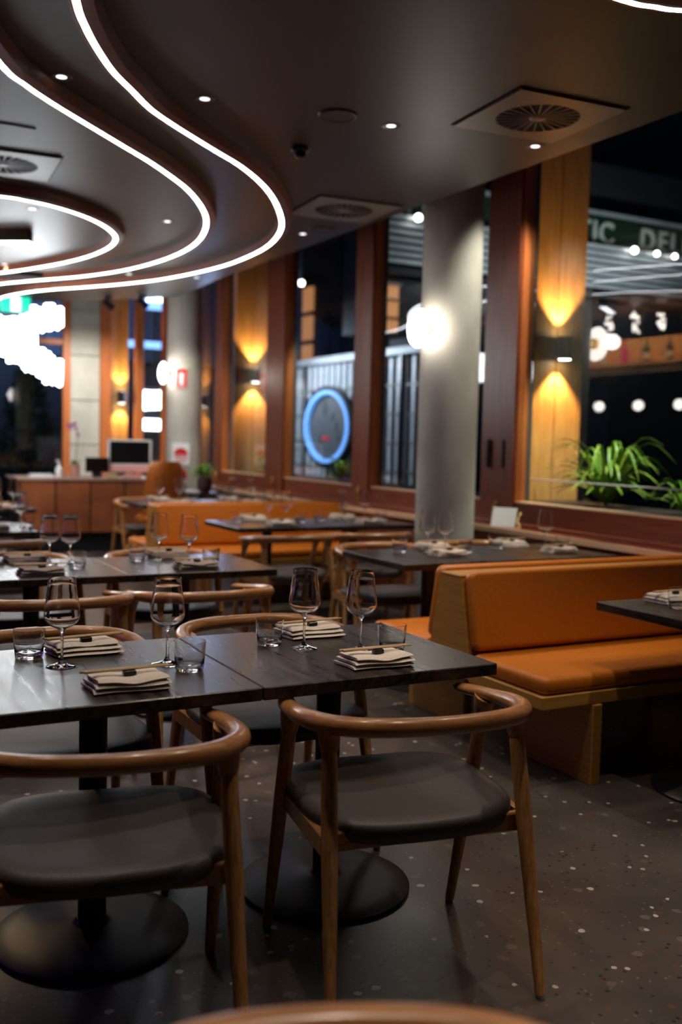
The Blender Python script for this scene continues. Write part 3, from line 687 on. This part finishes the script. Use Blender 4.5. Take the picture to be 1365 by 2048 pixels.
setting(0, 0, 1, FL, 'far side', (.611, 2.750), (.549, 2.890), (.708, 2.905), nrz=4)
S2L, S2R = 'second-row left table', 'second-row right table'
setting(0, 0, -1, S2R, 'near side', (1.712, 4.830), (1.800, 4.745), (1.665, 4.60), dark=True)
setting(0, 0, 1, S2R, 'far side', (1.592, 4.950), (1.482, 4.963), (1.68, 5.08), dark=True)
setting(0, 0, -1, S2L, 'near side', (1.126, 4.895), (1.128, 4.765), (.925, 4.60), dark=True)
setting(0, 0, 1, S2L, 'far side', (1.04, 4.96), (.80, 5.03), (.945, 5.06), dark=True)
W1, W2 = 'near window table, left half', 'near window table, right half'
setting(0, 0, 1, W1, 'far side', (3.22, 4.92), (3.035, 4.93), (3.34, 5.04))
setting(0, 0, -1, W1, 'near side', (3.29, 4.83), (3.42, 4.815), (3.22, 4.70))
setting(0, 0, 1, W2, 'far side', 0, (3.745, 4.95), (3.92, 5.03))
setting(0, 0, -1, W2, 'near side', (4.043, 4.84), (4.150, 4.80), (4.00, 4.66))
B1, B2 = 'left table before far bench', 'right table before far bench'
setting(0, 0, 1, B1, 'far side', (3.16, 7.08), (2.90, 7.08), (3.08, 7.205))
setting(0, 0, -1, B1, 'near side', (3.26, 6.98), (3.36, 6.93), (3.10, 6.74))
setting(0, 0, 1, B2, 'far side', (3.80, 7.07), (3.60, 7.09), (3.88, 7.205))
setting(0, 0, -1, B2, 'near side', (3.98, 7.02), (4.10, 6.95), (3.87, 6.75))
C1, C2 = 'left table behind far bench', 'right table behind far bench'
setting(3.10, 9.35, -1, C1, 'near side'); setting(3.10, 9.35, 1, C1, 'far side')
setting(3.85, 9.35, -1, C2, 'near side'); setting(3.85, 9.35, 1, C2, 'far side')
setting(.95, 7.0, -1, 'third-row left table', 'near side', (1.25, 6.88), (1.28, 6.80), (1.06, 6.80), dark=True)
setting(.95, 7.0, 1, 'third-row left table', 'far side', (1.12, 7.10), 0, (1.06, 7.22), dark=True)
setting(1.33, 9.0, -1, 'far left table', 'near side', (1.55, 8.86), (1.63, 8.80), (1.42, 8.78))
setting(1.33, 9.0, 1, 'far left table', 'far side', (1.44, 9.08), 0, (1.40, 9.22))
T_ = 'table at the right edge'
setting(0, 0, 1, T_, 'far side', 0, (3.09, 2.86), (3.19, 2.99))

# ---------------------------------------------------------------- reception desk and what stands on it
e = empty('reception_desk', (2.10, 11.62, 0), label='long copper-fronted reception desk with a pale top on a black plinth', cat='desk')
MB().box(.05, 1.57, .06, .70, 0, .235).obj('plinth', M['dark'], e, smooth=False)
MB().box(0, 1.62, .02, .75, .236, .845).obj('carcass', M['dark'], e, smooth=False)
for k in range(4):
    MB().box(.01+k*.402, .01+k*.402+.385, 0, .019, .24, .835, b=.004).obj('front_panel', M['copper_panel'], e, smooth=False)
MB().box(-.02, 1.64, -.02, .77, .846, .875, b=.004).obj('desk_top', M['desk_top'], e, smooth=False)
dz = .876
e = empty('desktop_computer', (3.45, 11.92, dz), label='large all-in-one computer with white rim and pink chin on the desk', cat='computer')
MB().box(-.275, .275, -.012, .012, .06, .455, b=.006).obj('casing', M['pale'], e, smooth=False)
MB().box(-.245, .245, -.0145, -.0125, .165, .435).obj('display', M['screen'], e, smooth=False)
MB().box(-.27, .27, -.016, -.0125, .065, .145, b=.001).obj('chin', M['pink'], e, smooth=False)
MB().box(-.09, .09, -.05, .11, 0, .008, b=.003).box(-.05, .05, .013, .03, .008, .25).obj('stand', M['pink'], e, smooth=False)
e = empty('tablet_terminal', (3.04, 11.86, dz), label='smaller black till screen left of the large computer', cat='screen')
MB().box(-.14, .14, -.01, .01, .06, .235, b=.004).obj('display', M['screen'], e, smooth=False)
MB().box(-.05, .05, -.03, .06, 0, .06, b=.005).obj('stand', M['dark'], e, smooth=False)
e = empty('orchid', (2.77, 11.85, dz), label='purple orchid in a pale pink pot on the reception desk', cat='potted plant')
MB().lathe([(0, 0), (.050, 0), (.065, .15), (.058, .15), (.055, .13), (0, .13)], 24).obj('pot', M['terracotta'], e)
st = catmull([(0, 0, .13), (.02, 0, .3), (.03, 0, .5), (.0, 0, .60), (-.06, 0, .62)], 6)
MB().tube(st, .004, 6).obj('stem', M['leaf_dark'], e)
for a in (0, 1.9, 4.1, 5.2):
    m = MB(); L_ = .13; V = []
    for i in range(6):
        t = i/5; wd = .022*math.sin(PI*min(t*.9+.1, 1)); c, s = math.cos(a), math.sin(a); rr = L_*t; zz = .13+.07*math.sin(t*2.4)
        V += [(rr*c-wd*s, rr*s+wd*c, zz), (rr*c+wd*s, rr*s-wd*c, zz), (rr*c+wd*s, rr*s-wd*c, zz-.003), (rr*c-wd*s, rr*s+wd*c, zz-.003)]
    F = [(i*4+j, i*4+(j+1) % 4, i*4+4+(j+1) % 4, i*4+4+j) for i in range(5) for j in range(4)]
    m.add(V, F+[(0, 1, 2, 3), (20, 23, 22, 21)]).obj('leaf', M['leaf'], e)
for k, (fx, fz) in enumerate(((-.075, .61), (-.03, .615), (.01, .57), (.035, .50), (-.055, .575), (.0, .63))):
    m = MB()
    for p in range(5):
        a = 2*PI*p/5+.3
        m.add([(fx, -.01, fz), (fx+.018*math.cos(a-.5), -.014, fz+.018*math.sin(a-.5)), (fx+.034*math.cos(a), -.01, fz+.034*math.sin(a)), (fx+.018*math.cos(a+.5), -.014, fz+.018*math.sin(a+.5)), (fx+.02*math.cos(a), -.004, fz+.02*math.sin(a))], [(0, 1, 2, 3), (0, 4, 1), (1, 4, 2), (2, 4, 3), (3, 4, 0)])
    m.obj('flower', M['purple'], e)
e = empty('sanitiser_bottle', (2.56, 11.72, dz), label='clear pump bottle on the desk left of the orchid', cat='bottle')
MB().lathe([(0, 0), (.038, 0), (.04, .01), (.04, .10), (.028, .125), (.013, .135), (.013, .15), (0, .15)], 24).obj('body', M['pale'], e)
MB().lathe([(0, .15), (.014, .15), (.014, .165), (.005, .168), (.005, .19), (0, .19)], 12).box(-.035, .01, -.008, .008, .188, .200).obj('pump', M['white'], e)
tag(MB().box(-.13, .13, -.09, .09, 0, .022, b=.003).box(-.12, .125, -.085, .088, .023, .040, b=.003).obj('menu_stack', M['white'], loc=(2.36, 11.75, dz), smooth=False), 'stack of white menus at the left end of the desk', 'menus')
tag(MB().box(-.06, .06, -.04, .04, 0, .055, b=.004).obj('small_card_box', M['bamboo'], loc=(3.17, 11.70, dz), smooth=False), 'small tan card box on the desk before the till screen', 'box')
tag(MB().box(-.10, .10, -.05, .05, 0, .035, b=.006).obj('card_terminal', M['pink'], loc=(3.42, 11.70, dz), smooth=False), 'low pink card terminal in front of the large computer', 'card terminal')
e = empty('leather_lounge_chair', (3.44, 10.55, 0), label='high-backed orange leather chair standing before the reception desk', cat='chair')
m = MB(); V = []
def backsec(z, hw, yb): return [(hw*math.sin(t), yb-.12*(1-abs(math.sin(t))**2.2)+0, z) for t in [(-1+2*i/12)*PI/2 for i in range(13)]]
secs = [(.50, .24, .0), (.62, .245, -.01), (.80, .235, -.03), (.95, .215, -.05), (1.06, .19, -.06), (1.11, .15, -.062)]
for z, hw, yb in secs:
    a = backsec(z, hw, yb); V += a+[(x*.93, y+.035, z) for x, y, _ in a[::-1]]
n = 26; F = [(i*n+j, i*n+(j+1) % n, (i+1)*n+(j+1) % n, (i+1)*n+j) for i in range(len(secs)-1) for j in range(n)]+[tuple(range(n)), tuple((len(secs)-1)*n+j for j in range(n))[::-1]]
m.add(V, F).obj('backrest', M['rust'], e, angle=60)
MB().slab(superell(.25, .25, 32, 3.5), [(.43, .03), (.425, .01), (.45, 0), (.49, .0), (.51, .02), (.515, .08)]).obj('seat', M['rust'], e).location = (0, .14, 0)
for sx in (-1, 1):
    for sy in (-.08, .34):
        MB().tube([(sx*.20, sy, .43), (sx*.24, sy+(.04 if sy > 0 else -.05), 0)], [.02, .013], 10).obj('leg', M['oak_leg'], e)
    MB().box(*sorted((sx*.235, sx*.262)), -.03, .30, .64, .665, b=.004).box(*sorted((sx*.238, sx*.258)), .26, .285, .47, .64).obj('armrest', M['cedar'], e, smooth=False)

# fire equipment on far column
ca_, sa_ = -.31, -.951
def on_col(dr, side=0): # point in front of far column, side along tangent
    return (4.185+ca_*dr-sa_*side*-1, 12.08+sa_*dr+ca_*side*-1)
rz_c = math.atan2(sa_, ca_)+PI/2
def flat_sign(name, z, side, w_, h_, mt, label, extra=None):
    x, y = on_col(.226, side); s_ = tag(MB().box(-w_/2, w_/2, -.004, .004, -h_/2, h_/2, b=.002).obj(name, mt, loc=(x, y, z), rz=rz_c, smooth=False), label, 'sign')
    if extra: extra(s_)
def ex1(o):
    MB().lathe([(0, -.0065), (.026, -.0065), (.026, -.0045), (0, -.0045)], 20, (0, 0, .045), axis='Y').box(-.022, .022, -.006, -.0045, -.075, .045).obj('extinguisher_symbol', M['white'], o, smooth=False)
    MB().box(-.05, .05, -.0055, -.0043, -.105, -.095).obj('caption_bar', M['white'], o, smooth=False)
flat_sign('extinguisher_sign', 2.10, .035, .125, .235, M['red'], 'red sign with a white extinguisher symbol on the far column', ex1)
def ex2(o):
    MB().add([(.085*math.cos(t), y, .085*math.sin(t)-.01) for y in (-.0075, -.0045) for t in [PI*i/14 for i in range(15)]], [tuple(range(15)), tuple(range(15, 30))[::-1]]+[(i, i+15, (i+1) % 15+15, (i+1) % 15) for i in range(15)]).obj('red_arch', M['red'], o, smooth=False)
    MB().box(-.08, .08, -.006, -.0045, -.04, -.022).box(-.08, .08, -.006, -.0045, -.075, -.06).box(-.05, .05, -.006, -.0045, -.105, -.095).obj('red_lines', M['red'], o, smooth=False)
flat_sign('fire_notice', 1.17, .03, .215, .27, M['white'], 'white notice with a red arch above the extinguisher', ex2)
x, y = on_col(.30, .03)
e = empty('fire_extinguisher', (x, y, .66), rz_c, 'red fire extinguisher with white band at the far column', 'fire extinguisher')
MB().lathe([(0, 0), (.068, 0), (.073, .01), (.073, .27), (.055, .31), (.022, .325), (.022, .34), (0, .34)], 24).obj('cylinder', M['red'], e)
MB().lathe([(.074, .13), (.0745, .131), (.0745, .20), (.074, .201)], 24).obj('label_band', M['white'], e)
MB().box(-.012, .012, -.07, .03, .345, .36).box(-.012, .012, -.06, .03, .375, .385).box(-.01, .01, .0, .02, .34, .38).obj('handle', M['dark'], e, smooth=False)
MB().tube(catmull([(0, .02, .35), (-.05, 0, .34), (-.09, 0, .25), (-.088, 0, .08)], 5), .009, 8).obj('hose', M['dark'], e)
MB().box(-.03, .03, .066, .09, .06, .26).obj('bracket', M['dark'], e, smooth=False)

# plants
def leafy(e, n, hmin, hmax, spread, wd, mt='leaf', z0=0, seed=1, name='leaf'):
    rd = random.Random(seed)
    for k in range(n):
        a = rd.uniform(0, 2*PI); h = rd.uniform(hmin, hmax); sp = rd.uniform(.25, 1)*spread; droop = rd.uniform(.1, .75)*h
        V = []; N_ = 8; c, s = math.cos(a), math.sin(a)
        for i in range(N_+1):
            t = i/N_; rr = sp*(t**1.15); z = z0+h*math.sin(min(t*1.25, 1)*PI/2)-droop*max(0, t-.45)**1.6*2.2; z = max(z, z0+.01)
            w_ = wd*(.35+1.3*t)*(1-t)**.7+.0008
            V += [(rr*c-w_*s, rr*s+w_*c, z+w_*.45), (rr*c, rr*s, z), (rr*c+w_*s, rr*s-w_*c, z+w_*.45), (rr*c, rr*s, z-.0012)]
        F = [(i*4+j, i*4+(j+1) % 4, i*4+4+(j+1) % 4, i*4+4+j) for i in range(N_) for j in range(4)]+[(0, 1, 2, 3), (N_*4+3, N_*4+2, N_*4+1, N_*4)]
        MB().add(V, F).obj(name, M[mt], e)
tag(MB().box(4.86, 5.5, -3, 14, .0, .93, b=.01).obj('window_planter', M['planter'], smooth=False), 'long dark planter box outside along the windows', 'planter')
tag(MB().box(4.90, 5.46, -2.9, 13.9, .931, .945).obj('planter_soil', M['soil'], smooth=False), 'dark soil filling the long planter', 'soil', kind='stuff')
def strap(x, y, n, h0, h1, sp, wd, label, seed):
    e = empty('strap_leaf_plant', (x, y, .94), label=label, cat='plant'); leafy(e, n, h0, h1, sp, wd, 'leaf', 0, seed)
strap(5.17, 5.52, 95, .16, .56, .52, .019, 'big bright green strap-leaved plant outside the nearest window', 3)
strap(5.12, 4.72, 40, .10, .26, .34, .012, 'lower strap-leaved plant at the right edge outside the nearest window', 4)
strap(5.12, 11.08, 40, .12, .45, .24, .02, 'leafy green plant outside the window with the second lamp', 5)
strap(5.12, 9.6, 30, .10, .30, .30, .02, 'low leafy plant outside left of the blue ring sign', 6)
strap(5.12, 11.6, 26, .10, .28, .26, .02, 'small green plant outside beside the far column', 8)
for k, yy in enumerate((5.0, )):
    pass
e = empty('balustrade_rail', (4.76, 0, 0), label='thin pale horizontal rail crossing just outside the nearest window', cat='rail')
MB().tube([(0, -3, 1.13), (0, 6.05, 1.13)], .0055, 8).obj('rail_rod', M['pale'], e)
for y_ in (-2.9, .1, 3.0, 6.03): MB().tube([(0, y_, -.02), (0, y_, 1.13)], .007, 8).obj('rail_post', M['grey_frame'], e)
e = empty('potted_plant', (4.12, 11.10, .7402), label='bushy green plant in a dark pot on the small far table', cat='potted plant')
MB().lathe([(0, 0), (.06, 0), (.085, .05), (.09, .12), (.08, .17), (.07, .17), (.07, .15), (0, .15)], 24).obj('pot', M['clay'], e)
leafy(e, 46, .05, .20, .22, .028, 'leaf', .15, 12)
tag(MB().box(-.14, .14, -.10, .10, 0, .012, b=.002).box(-.13, .13, -.09, .10, .013, .025, b=.002).obj('plate_stack', M['white'], loc=(3.86, 11.02, .7402), smooth=False), 'white folded menus lying beside the potted plant', 'menus')
# menu stand by the column
e = empty('menu_stand', (4.43, 5.78, .7905), R(8), label='grey upright menu board with a gold wire holder on the ledge beside the near column', cat='menu stand')
MB().add([(-.09, .00, 0), (.09, .0, 0), (.09, .012, 0), (-.09, .012, 0), (-.09, .05, .135), (.09, .05, .135), (.09, .062, .135), (-.09, .062, .135)], [(0, 1, 2, 3), (4, 7, 6, 5), (0, 4, 5, 1), (1, 5, 6, 2), (2, 6, 7, 3), (3, 7, 4, 0)]).obj('board', M['white_enamel'], e, smooth=False)
e.rotation_euler.z = R(-55)
MB().tube(catmull([(.095, .02, .004), (.11, .05, .09), (.125, .02, .10), (.115, -.02, .05), (.15, -.06, .004), (.12, -.07, .004), (.095, .0, .004)], 6), .004, 8).obj('wire_holder', M['brass'], e)

# ================================================================= REFLECTED BAR (left of view)
e = empty('bar_gantry', (.48, 9.3, 0), label='hanging timber bottle shelf of the bar, seen mirrored in the window', cat='shelf')
MB().box(-.20, .12, -1.5, 1.3, 2.36, 2.40, b=.004).obj('shelf_board', M['pine'], e, smooth=False)
MB().box(-.22, -.20, -1.5, 1.3, 2.30, 2.72).obj('back_board', M['pine'], e, smooth=False)
for y_ in (-1.45, 1.25): MB().box(-.2, -.17, y_-.02, y_+.02, 2.72, 3.0).obj('hanger', M['dark'], e, smooth=False)
lamp('bar_lamp', 'AREA', (.75, 9.2, 2.93), 45, WARM, (.35, 9.2, 2.4), 2.4, size_y=.08)
bl = [('bottle_green', 'dark green'), ('dark', 'black'), ('bottle_green', 'dark green'), ('magenta', 'magenta'), ('pale', 'pale'), ('bottle_green', 'dark green'), ('dark', 'black')]
for k, (mt, cn) in enumerate(bl):
    b = empty('bottle', (.46, 8.10+k*.36, 2.401), label='%s bottle, %s along the mirrored bar shelf from its near end' % (cn, ('first', 'second', 'third', 'fourth', 'fifth', 'sixth', 'last')[k]), cat='bottle', group='bottles on the bar shelf')
    MB().lathe([(0, 0), (.036, 0), (.038, .01), (.038, .15), (.030, .19), (.013, .22), (.012, .28), (0, .28)], 18).obj('body', M[mt], b)
    MB().lathe([(.0385, .04), (.039, .041), (.039, .11), (.0385, .111)], 18).obj('paper_label', M['white'] if mt != 'magenta' else M['magenta'], b)
for k, y_ in enumerate((8.12, 8.75, 9.41)):
    b = empty('globe_pendant', (.62, y_, 3.0), label='white globe pendant mirrored in the window, %s of three' % ('nearest', 'middle', 'farthest')[k], cat='pendant lamp', group='globe pendants over the bar')
    MB().lathe([(0, -1.06), (.03, -1.052), (.055, -1.03), (.064, -1.0), (.055, -.965), (.03, -.942), (0, -.936)], 24, (0, 0, -.12)).obj('globe', M['opal_dim'], b)
    MB().tube([(0, 0, -1.06), (0, 0, 0)], .004, 6).obj('cord', M['dark'], b)
for k in range(4):
    b = empty('crystal_pendant', (.76, 8.3+k*.42, 3.0), label='sparkling hanging cluster of glass beads above the bar, %s from the near end' % ('first', 'second', 'third', 'fourth')[k], cat='pendant lamp', group='glass bead clusters over the bar')
    rd = random.Random(k)
    for q in range(16):
        zc = -.05-.25*rd.random(); xx, yy = rd.uniform(-.035, .035), rd.uniform(-.035, .035)
        MB().lathe([(0, zc-.022), (.018, zc), (0, zc+.022)], 6, (xx, yy, 0)).obj('bead', M['opal_dim'], b)
    MB().tube([(0, 0, -.3), (0, 0, 0)], .003, 6).obj('wire', M['dark'], b)

e = empty('violet_helper', (-.75, 4.2, 0), label='added violet light tube on a slim stand, unseen left of the view', cat='added light')  # unseen glowing tube added for violet edges on the glasses
MB().tube([(0, 0, .9), (0, 0, 2.3)], .02, 10).obj('tube', M['violet'], e)
MB().tube([(0, 0, .02), (0, 0, .9)], .012, 8).lathe([(0, 0), (.14, 0), (.14, .012), (0, .018)], 24).obj('stand', M['black_metal'], e)

# ================================================================= OUTSIDE
tag(MB().box(5.62, 60, -20, 60, -.12, -.02).box(-30, 5.62, 14.3, 60, -.12, -.02).obj('street_ground', M['asphalt'], smooth=False), 'dark street paving outside', 'ground')
# corrugated gate across the lane
g = empty('corrugated_gate', (9.0, 14.0, 0), label='pale corrugated steel gate across the lane with a beam on top', cat='gate')
k = 0; y_ = -.0
while y_ < 5.3:
    MB().box(0, .05, y_, y_+.14, .35, 2.86, b=.02).obj('steel_rib', M['steel'], g, smooth=False); y_ += .25
MB().box(.05, .07, 0, 5.3, .35, 2.86).obj('backing_sheet', M['facade'], g, smooth=False)
MB().box(-.06, .12, -.05, 5.35, 2.88, 3.02, b=.01).obj('top_beam', M['steel'], g, smooth=False)
for z_ in (.85, 1.35, 1.85, 2.35): MB().box(-.015, -.002, 0, 5.3, z_, z_+.03).obj('cross_bar', M['grey_frame'], g, smooth=False)
for y_ in (.62, 2.0, 4.35): MB().box(-.07, -.016, y_, y_+.045, 0, 2.88).obj('upright', M['dark'], g, smooth=False)
# ring sign
e = empty('ring_sign', (8.6, 16.62, 1.64), math.atan2(.98, -.17), 'round sign outside with a glowing blue ring and dark face', 'sign')
n = 56; m = MB(); V = []
def ring(r0, r1, y0, y1, n=56):
    V = []; F = []
    for i in range(n):
        t = 2*PI*i/n; c, s = math.cos(t), math.sin(t)
        V += [(r0*c, y0, r0*s), (r1*c, y0, r1*s), (r1*c, y1, r1*s), (r0*c, y1, r0*s)]
    for i in range(n):
        a, b = i*4, ((i+1) % n)*4
        F += [(a+j, b+j, b+(j+1) % 4, a+(j+1) % 4) for j in range(4)]
    return V, F
RS = .76
MB().add(*ring(RS*.90, RS, -.06, .06)).obj('rim', M['dark'], e)
MB().add(*ring(RS*.80, RS*.89, -.02, .08)).obj('light_ring', M['blue_led'], e)
MB().lathe([(0, -.0), (RS*.895, -.0), (RS*.895, -.02), (0, -.02)], 56, axis='Y').obj('face', M['ring_face'], e, smooth=False)
MB().tube([(0, 0, -RS-.9), (0, 0, -RS)], .04, 10).obj('post', M['dark'], e)
m = MB()
for px_, pz_, a_, b_ in ((.12, .35, .07, .14), (-.12, .18, .05, .07), (-.25, .0, .05, .1), (-.3, -.2, .05, .08), (.25, -.25, .05, .07)):
    for sy in (1, -1):
        m.add([(px_+a_*math.cos(t), .006*sy if sy > 0 else -.026, pz_+b_*math.sin(t)) for t in [2*PI*i/12 for i in range(12)]], [tuple(range(12))])
m.obj('dark_spots', M['facade'], e, smooth=False)
m = MB()
for x_ in (-.03, .05, .12): m.box(x_, x_+.045, .002, .01, -.25, -.19); m.box(x_, x_+.045, -.03, -.022, -.25, -.19)
m.obj('red_mark', M['red'], e, smooth=False)
# wing with green sign and awning
b = empty('shop_wing', (8.2, 14.0, 0), label='dark shopfront wing outside with green sign board and pale ribbed awning', cat='building')
MB().box(.95, 12, .35, 1.4, -.0, 6.6).box(0, .95, .35, 1.4, 3.2, 6.6).obj('wall', M['facade'], b, smooth=False)
MB().box(-.1, 12, .0, .12, 4.98, 5.56, b=.01).obj('sign_board', M['green_sign'], b, smooth=False)
MB().box(-.1, 12, -.03, .15, 5.57, 5.63).obj('sign_capping', M['steel'], b, smooth=False)
for k in range(7):
    MB().box(-.1, 12, -.30+.05*k, -.24+.05*k, 4.90-.105*k, 4.975-.105*k, b=.008).obj('awning_rib', M['steel'], b, smooth=False)
MB().box(0, 12, .05, .36, 4.1, 4.2).obj('soffit', M['facade'], b, smooth=False)
for x0_, x1_ in ((.02, .45), ):
    MB().box(x0_, x1_, .30, .345, 3.2, 4.0).obj('lit_window', M['warm_glow'], b, smooth=False)
    for z_ in (3.4, 3.7, 3.95): MB().box(x0_, x1_, .20, .34, z_, z_+.03).obj('window_shelf', M['dark'], b, smooth=False)
def text(body, size, loc, mt, parent, name, rx=PI/2, rz=0, ext=.02, space=1.15):
    c = bpy.data.curves.new(name, 'FONT'); c.body = body; c.size = size; c.extrude = ext; c.space_character = space; c.offset = size*.018
    t = bpy.data.objects.new(name, c); COL.objects.link(t)
    me = bpy.data.meshes.new_from_object(t.evaluated_get(bpy.context.evaluated_depsgraph_get())); bpy.data.objects.remove(t)
    o = bpy.data.objects.new(name, me); COL.objects.link(o); me.materials.append(M[mt]); o.parent = parent; o.location = loc; o.rotation_euler = (rx, 0, rz); return o
text('TIC', .52, (3.92, -.03, 5.08), 'sign_letter', b, 'sign_lettering', space=1.1)
text('DELI', .52, (5.42, -.03, 5.08), 'sign_letter', b, 'sign_lettering', space=1.25)
text('LIT', .52, (.0, -.03, 5.06), 'sign_letter', b, 'sign_lettering', space=1.3)
for k, (x_, s_) in enumerate(((4.95, .06), (5.5, .045), (5.95, .045), (.35, .06), (2.6, .05))):
    q = MB().lathe([(0, -s_), (s_*.7, -s_*.7), (s_, 0), (s_*.7, s_*.7), (0, s_)], 16, (x_, -.40, 4.93)).obj('bulb', M['opal_dim'], b)
    MB().tube([(x_, -.40, 4.93+s_), (x_, -.40, 5.05), (x_, -.001, 5.05)], .008, 6).obj('bulb_arm', M['dark'], q)
# dark building across behind the gate with warm windows
b = empty('lane_building', (12.5, 16, 0), label='dark tall building behind the corrugated gate with warm lit windows', cat='building')
MB().box(0, 8, 0, 22, 0, 12).obj('wall', M['facade'], b, smooth=False)
MB().box(-.12, -.01, 2.2, 3.6, 0, 11).obj('pilaster', M['facade_slate'], b, smooth=False)
for y0_ in (9.2, ):
    for z_ in (3.4, 4.2, 5.0): MB().box(-.10, -.01, y0_, y0_+1.0, z_, z_+.65).obj('lit_window', M['warm_glow'], b, smooth=False)
e = empty('street_globe', (9.5, 19.8, 0), label='small white globe lamp on a pole before the warm windows', cat='street lamp')
MB().tube([(0, 0, 0), (0, 0, 4.72)], .035, 8).obj('pole', M['dark'], e)
MB().lathe([(0, 4.71), (.045, 4.73), (.065, 4.78), (.045, 4.83), (0, 4.845)], 20).obj('globe', M['opal_dim'], e)
# beyond the far wall: dark trees, signs, blue-lit facade
b = empty('blue_lit_facade', (-3, 20, 0), label='blue-lit ribbed facade beyond the far wall', cat='building')
MB().box(-6, 12.6, 0, 4, 2.9, 9).obj('wall', M['facade_blue'], b, smooth=False)
for k in range(42): MB().box(-3+k*.36, -3+k*.36+.12, -.10, -.002, 2.95, 8.8).obj('rib', M['facade_blue'], b, smooth=False)
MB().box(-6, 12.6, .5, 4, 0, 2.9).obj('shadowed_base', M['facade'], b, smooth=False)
lamp('facade_light', 'AREA', (2.5, 18.2, 3.2), 90, (.35, .55, 1), (2.5, 20, 4.6), 6, size_y=.3)
def tree(x, y, h, cr, n, seed, label):
    e = empty('dark_tree', (x, y, 0), label=label, cat='tree'); rd = random.Random(seed)
    MB().tube([(0, 0, 0), (.05, 0, h*.4), (0, .05, h*.8)], [.09, .07, .03], 8).obj('trunk', M['soil'], e)
    m = MB()
    for k in range(n):
        a = rd.uniform(0, 2*PI); q = rd.random()**.5*cr; z = h*(.25+.75*rd.random()); q *= math.sin(PI*min(.98, .15+.85*z/h))
        c = Vector((q*math.cos(a), q*math.sin(a), z)); d = Vector((rd.uniform(-1, 1), rd.uniform(-1, 1), rd.uniform(-1, .4))).normalized()*.14; p = d.orthogonal().normalized()*.035
        m.add([c-d, c+p, c+d, c-p, c+Vector((0, 0, .01))], [(0, 1, 4), (1, 2, 4), (2, 3, 4), (3, 0, 4), (0, 3, 2, 1)])
    tag(m.obj('foliage', M['leaf_dark'], e, smooth=False), kind='stuff')
tree(1.9, 16.4, 2.75, .62, 900, 1, 'dark leafy tree outside the far wall, behind the left edge tables')
tree(3.3, 17.5, 2.7, .5, 700, 2, 'dark leafy tree outside the far wall, left of the concrete pier')
tree(.2, 16.5, 2.9, .75, 900, 3, 'dark leafy tree outside the far wall, left of the view')
tree(5.3, 15.6, 1.9, .35, 300, 4, 'slim dark shrub outside beside the far column')
e = empty('glowing_signboard', (5.02, 16.0, 0), label='bright white glowing signboard seen through the far window slit', cat='sign')
m = MB()
for k in range(6): m.box(-.24+k*.08, -.24+k*.08+.06, -.03, .03, 1.80+.03*random.random(), 2.14-.02*random.random(), b=.01)
m.obj('glowing_letters', M['sign_glow'], e, smooth=False)
MB().box(-.19, .19, -.03, .03, 1.48, 1.66, b=.02).obj('lower_panel', M['sign_glow'], e, smooth=False)
MB().box(-.28, .28, .031, .06, 1.4, 2.2).box(-.02, .02, .031, .06, 0, 1.4).obj('backing', M['dark'], e, smooth=False)
e = empty('blue_shop_sign', (5.5, 17.4, 0), label='small blue glowing sign high up in the far window slit', cat='sign')
MB().box(-.23, .23, -.03, .03, 3.62, 3.92, b=.03).obj('panel', M['sign_blue'], e, smooth=False)
m = MB()
for k in range(5): m.box(-.19+k*.08, -.19+k*.08+.05, -.045, -.031, 3.76, 3.86)
m.obj('white_letters', M['sign_glow'], e, smooth=False)
MB().box(-.5, .5, -.03, .03, 2.94, 3.06).obj('light_bar', M['sign_blue'], e, smooth=False)
MB().tube([(0, .06, 0), (0, .06, 3.6)], .03, 8).obj('pole', M['dark'], e)
# pale pier lit blue behind the far column
tag(MB().box(5.55, 5.8, 13.3, 13.9, 0, 4.2, b=.01).obj('outside_pier', M['concrete'], smooth=False), 'pale outside pier lit bluish, right of the far column', 'pier')
tag(MB().box(4.98, 5.10, 10.72, 10.80, .95, 3.6, b=.004).obj('pale_downpipe', M['pale'], smooth=False), 'pale vertical pipe outside, left of the second pine panel', 'pipe')
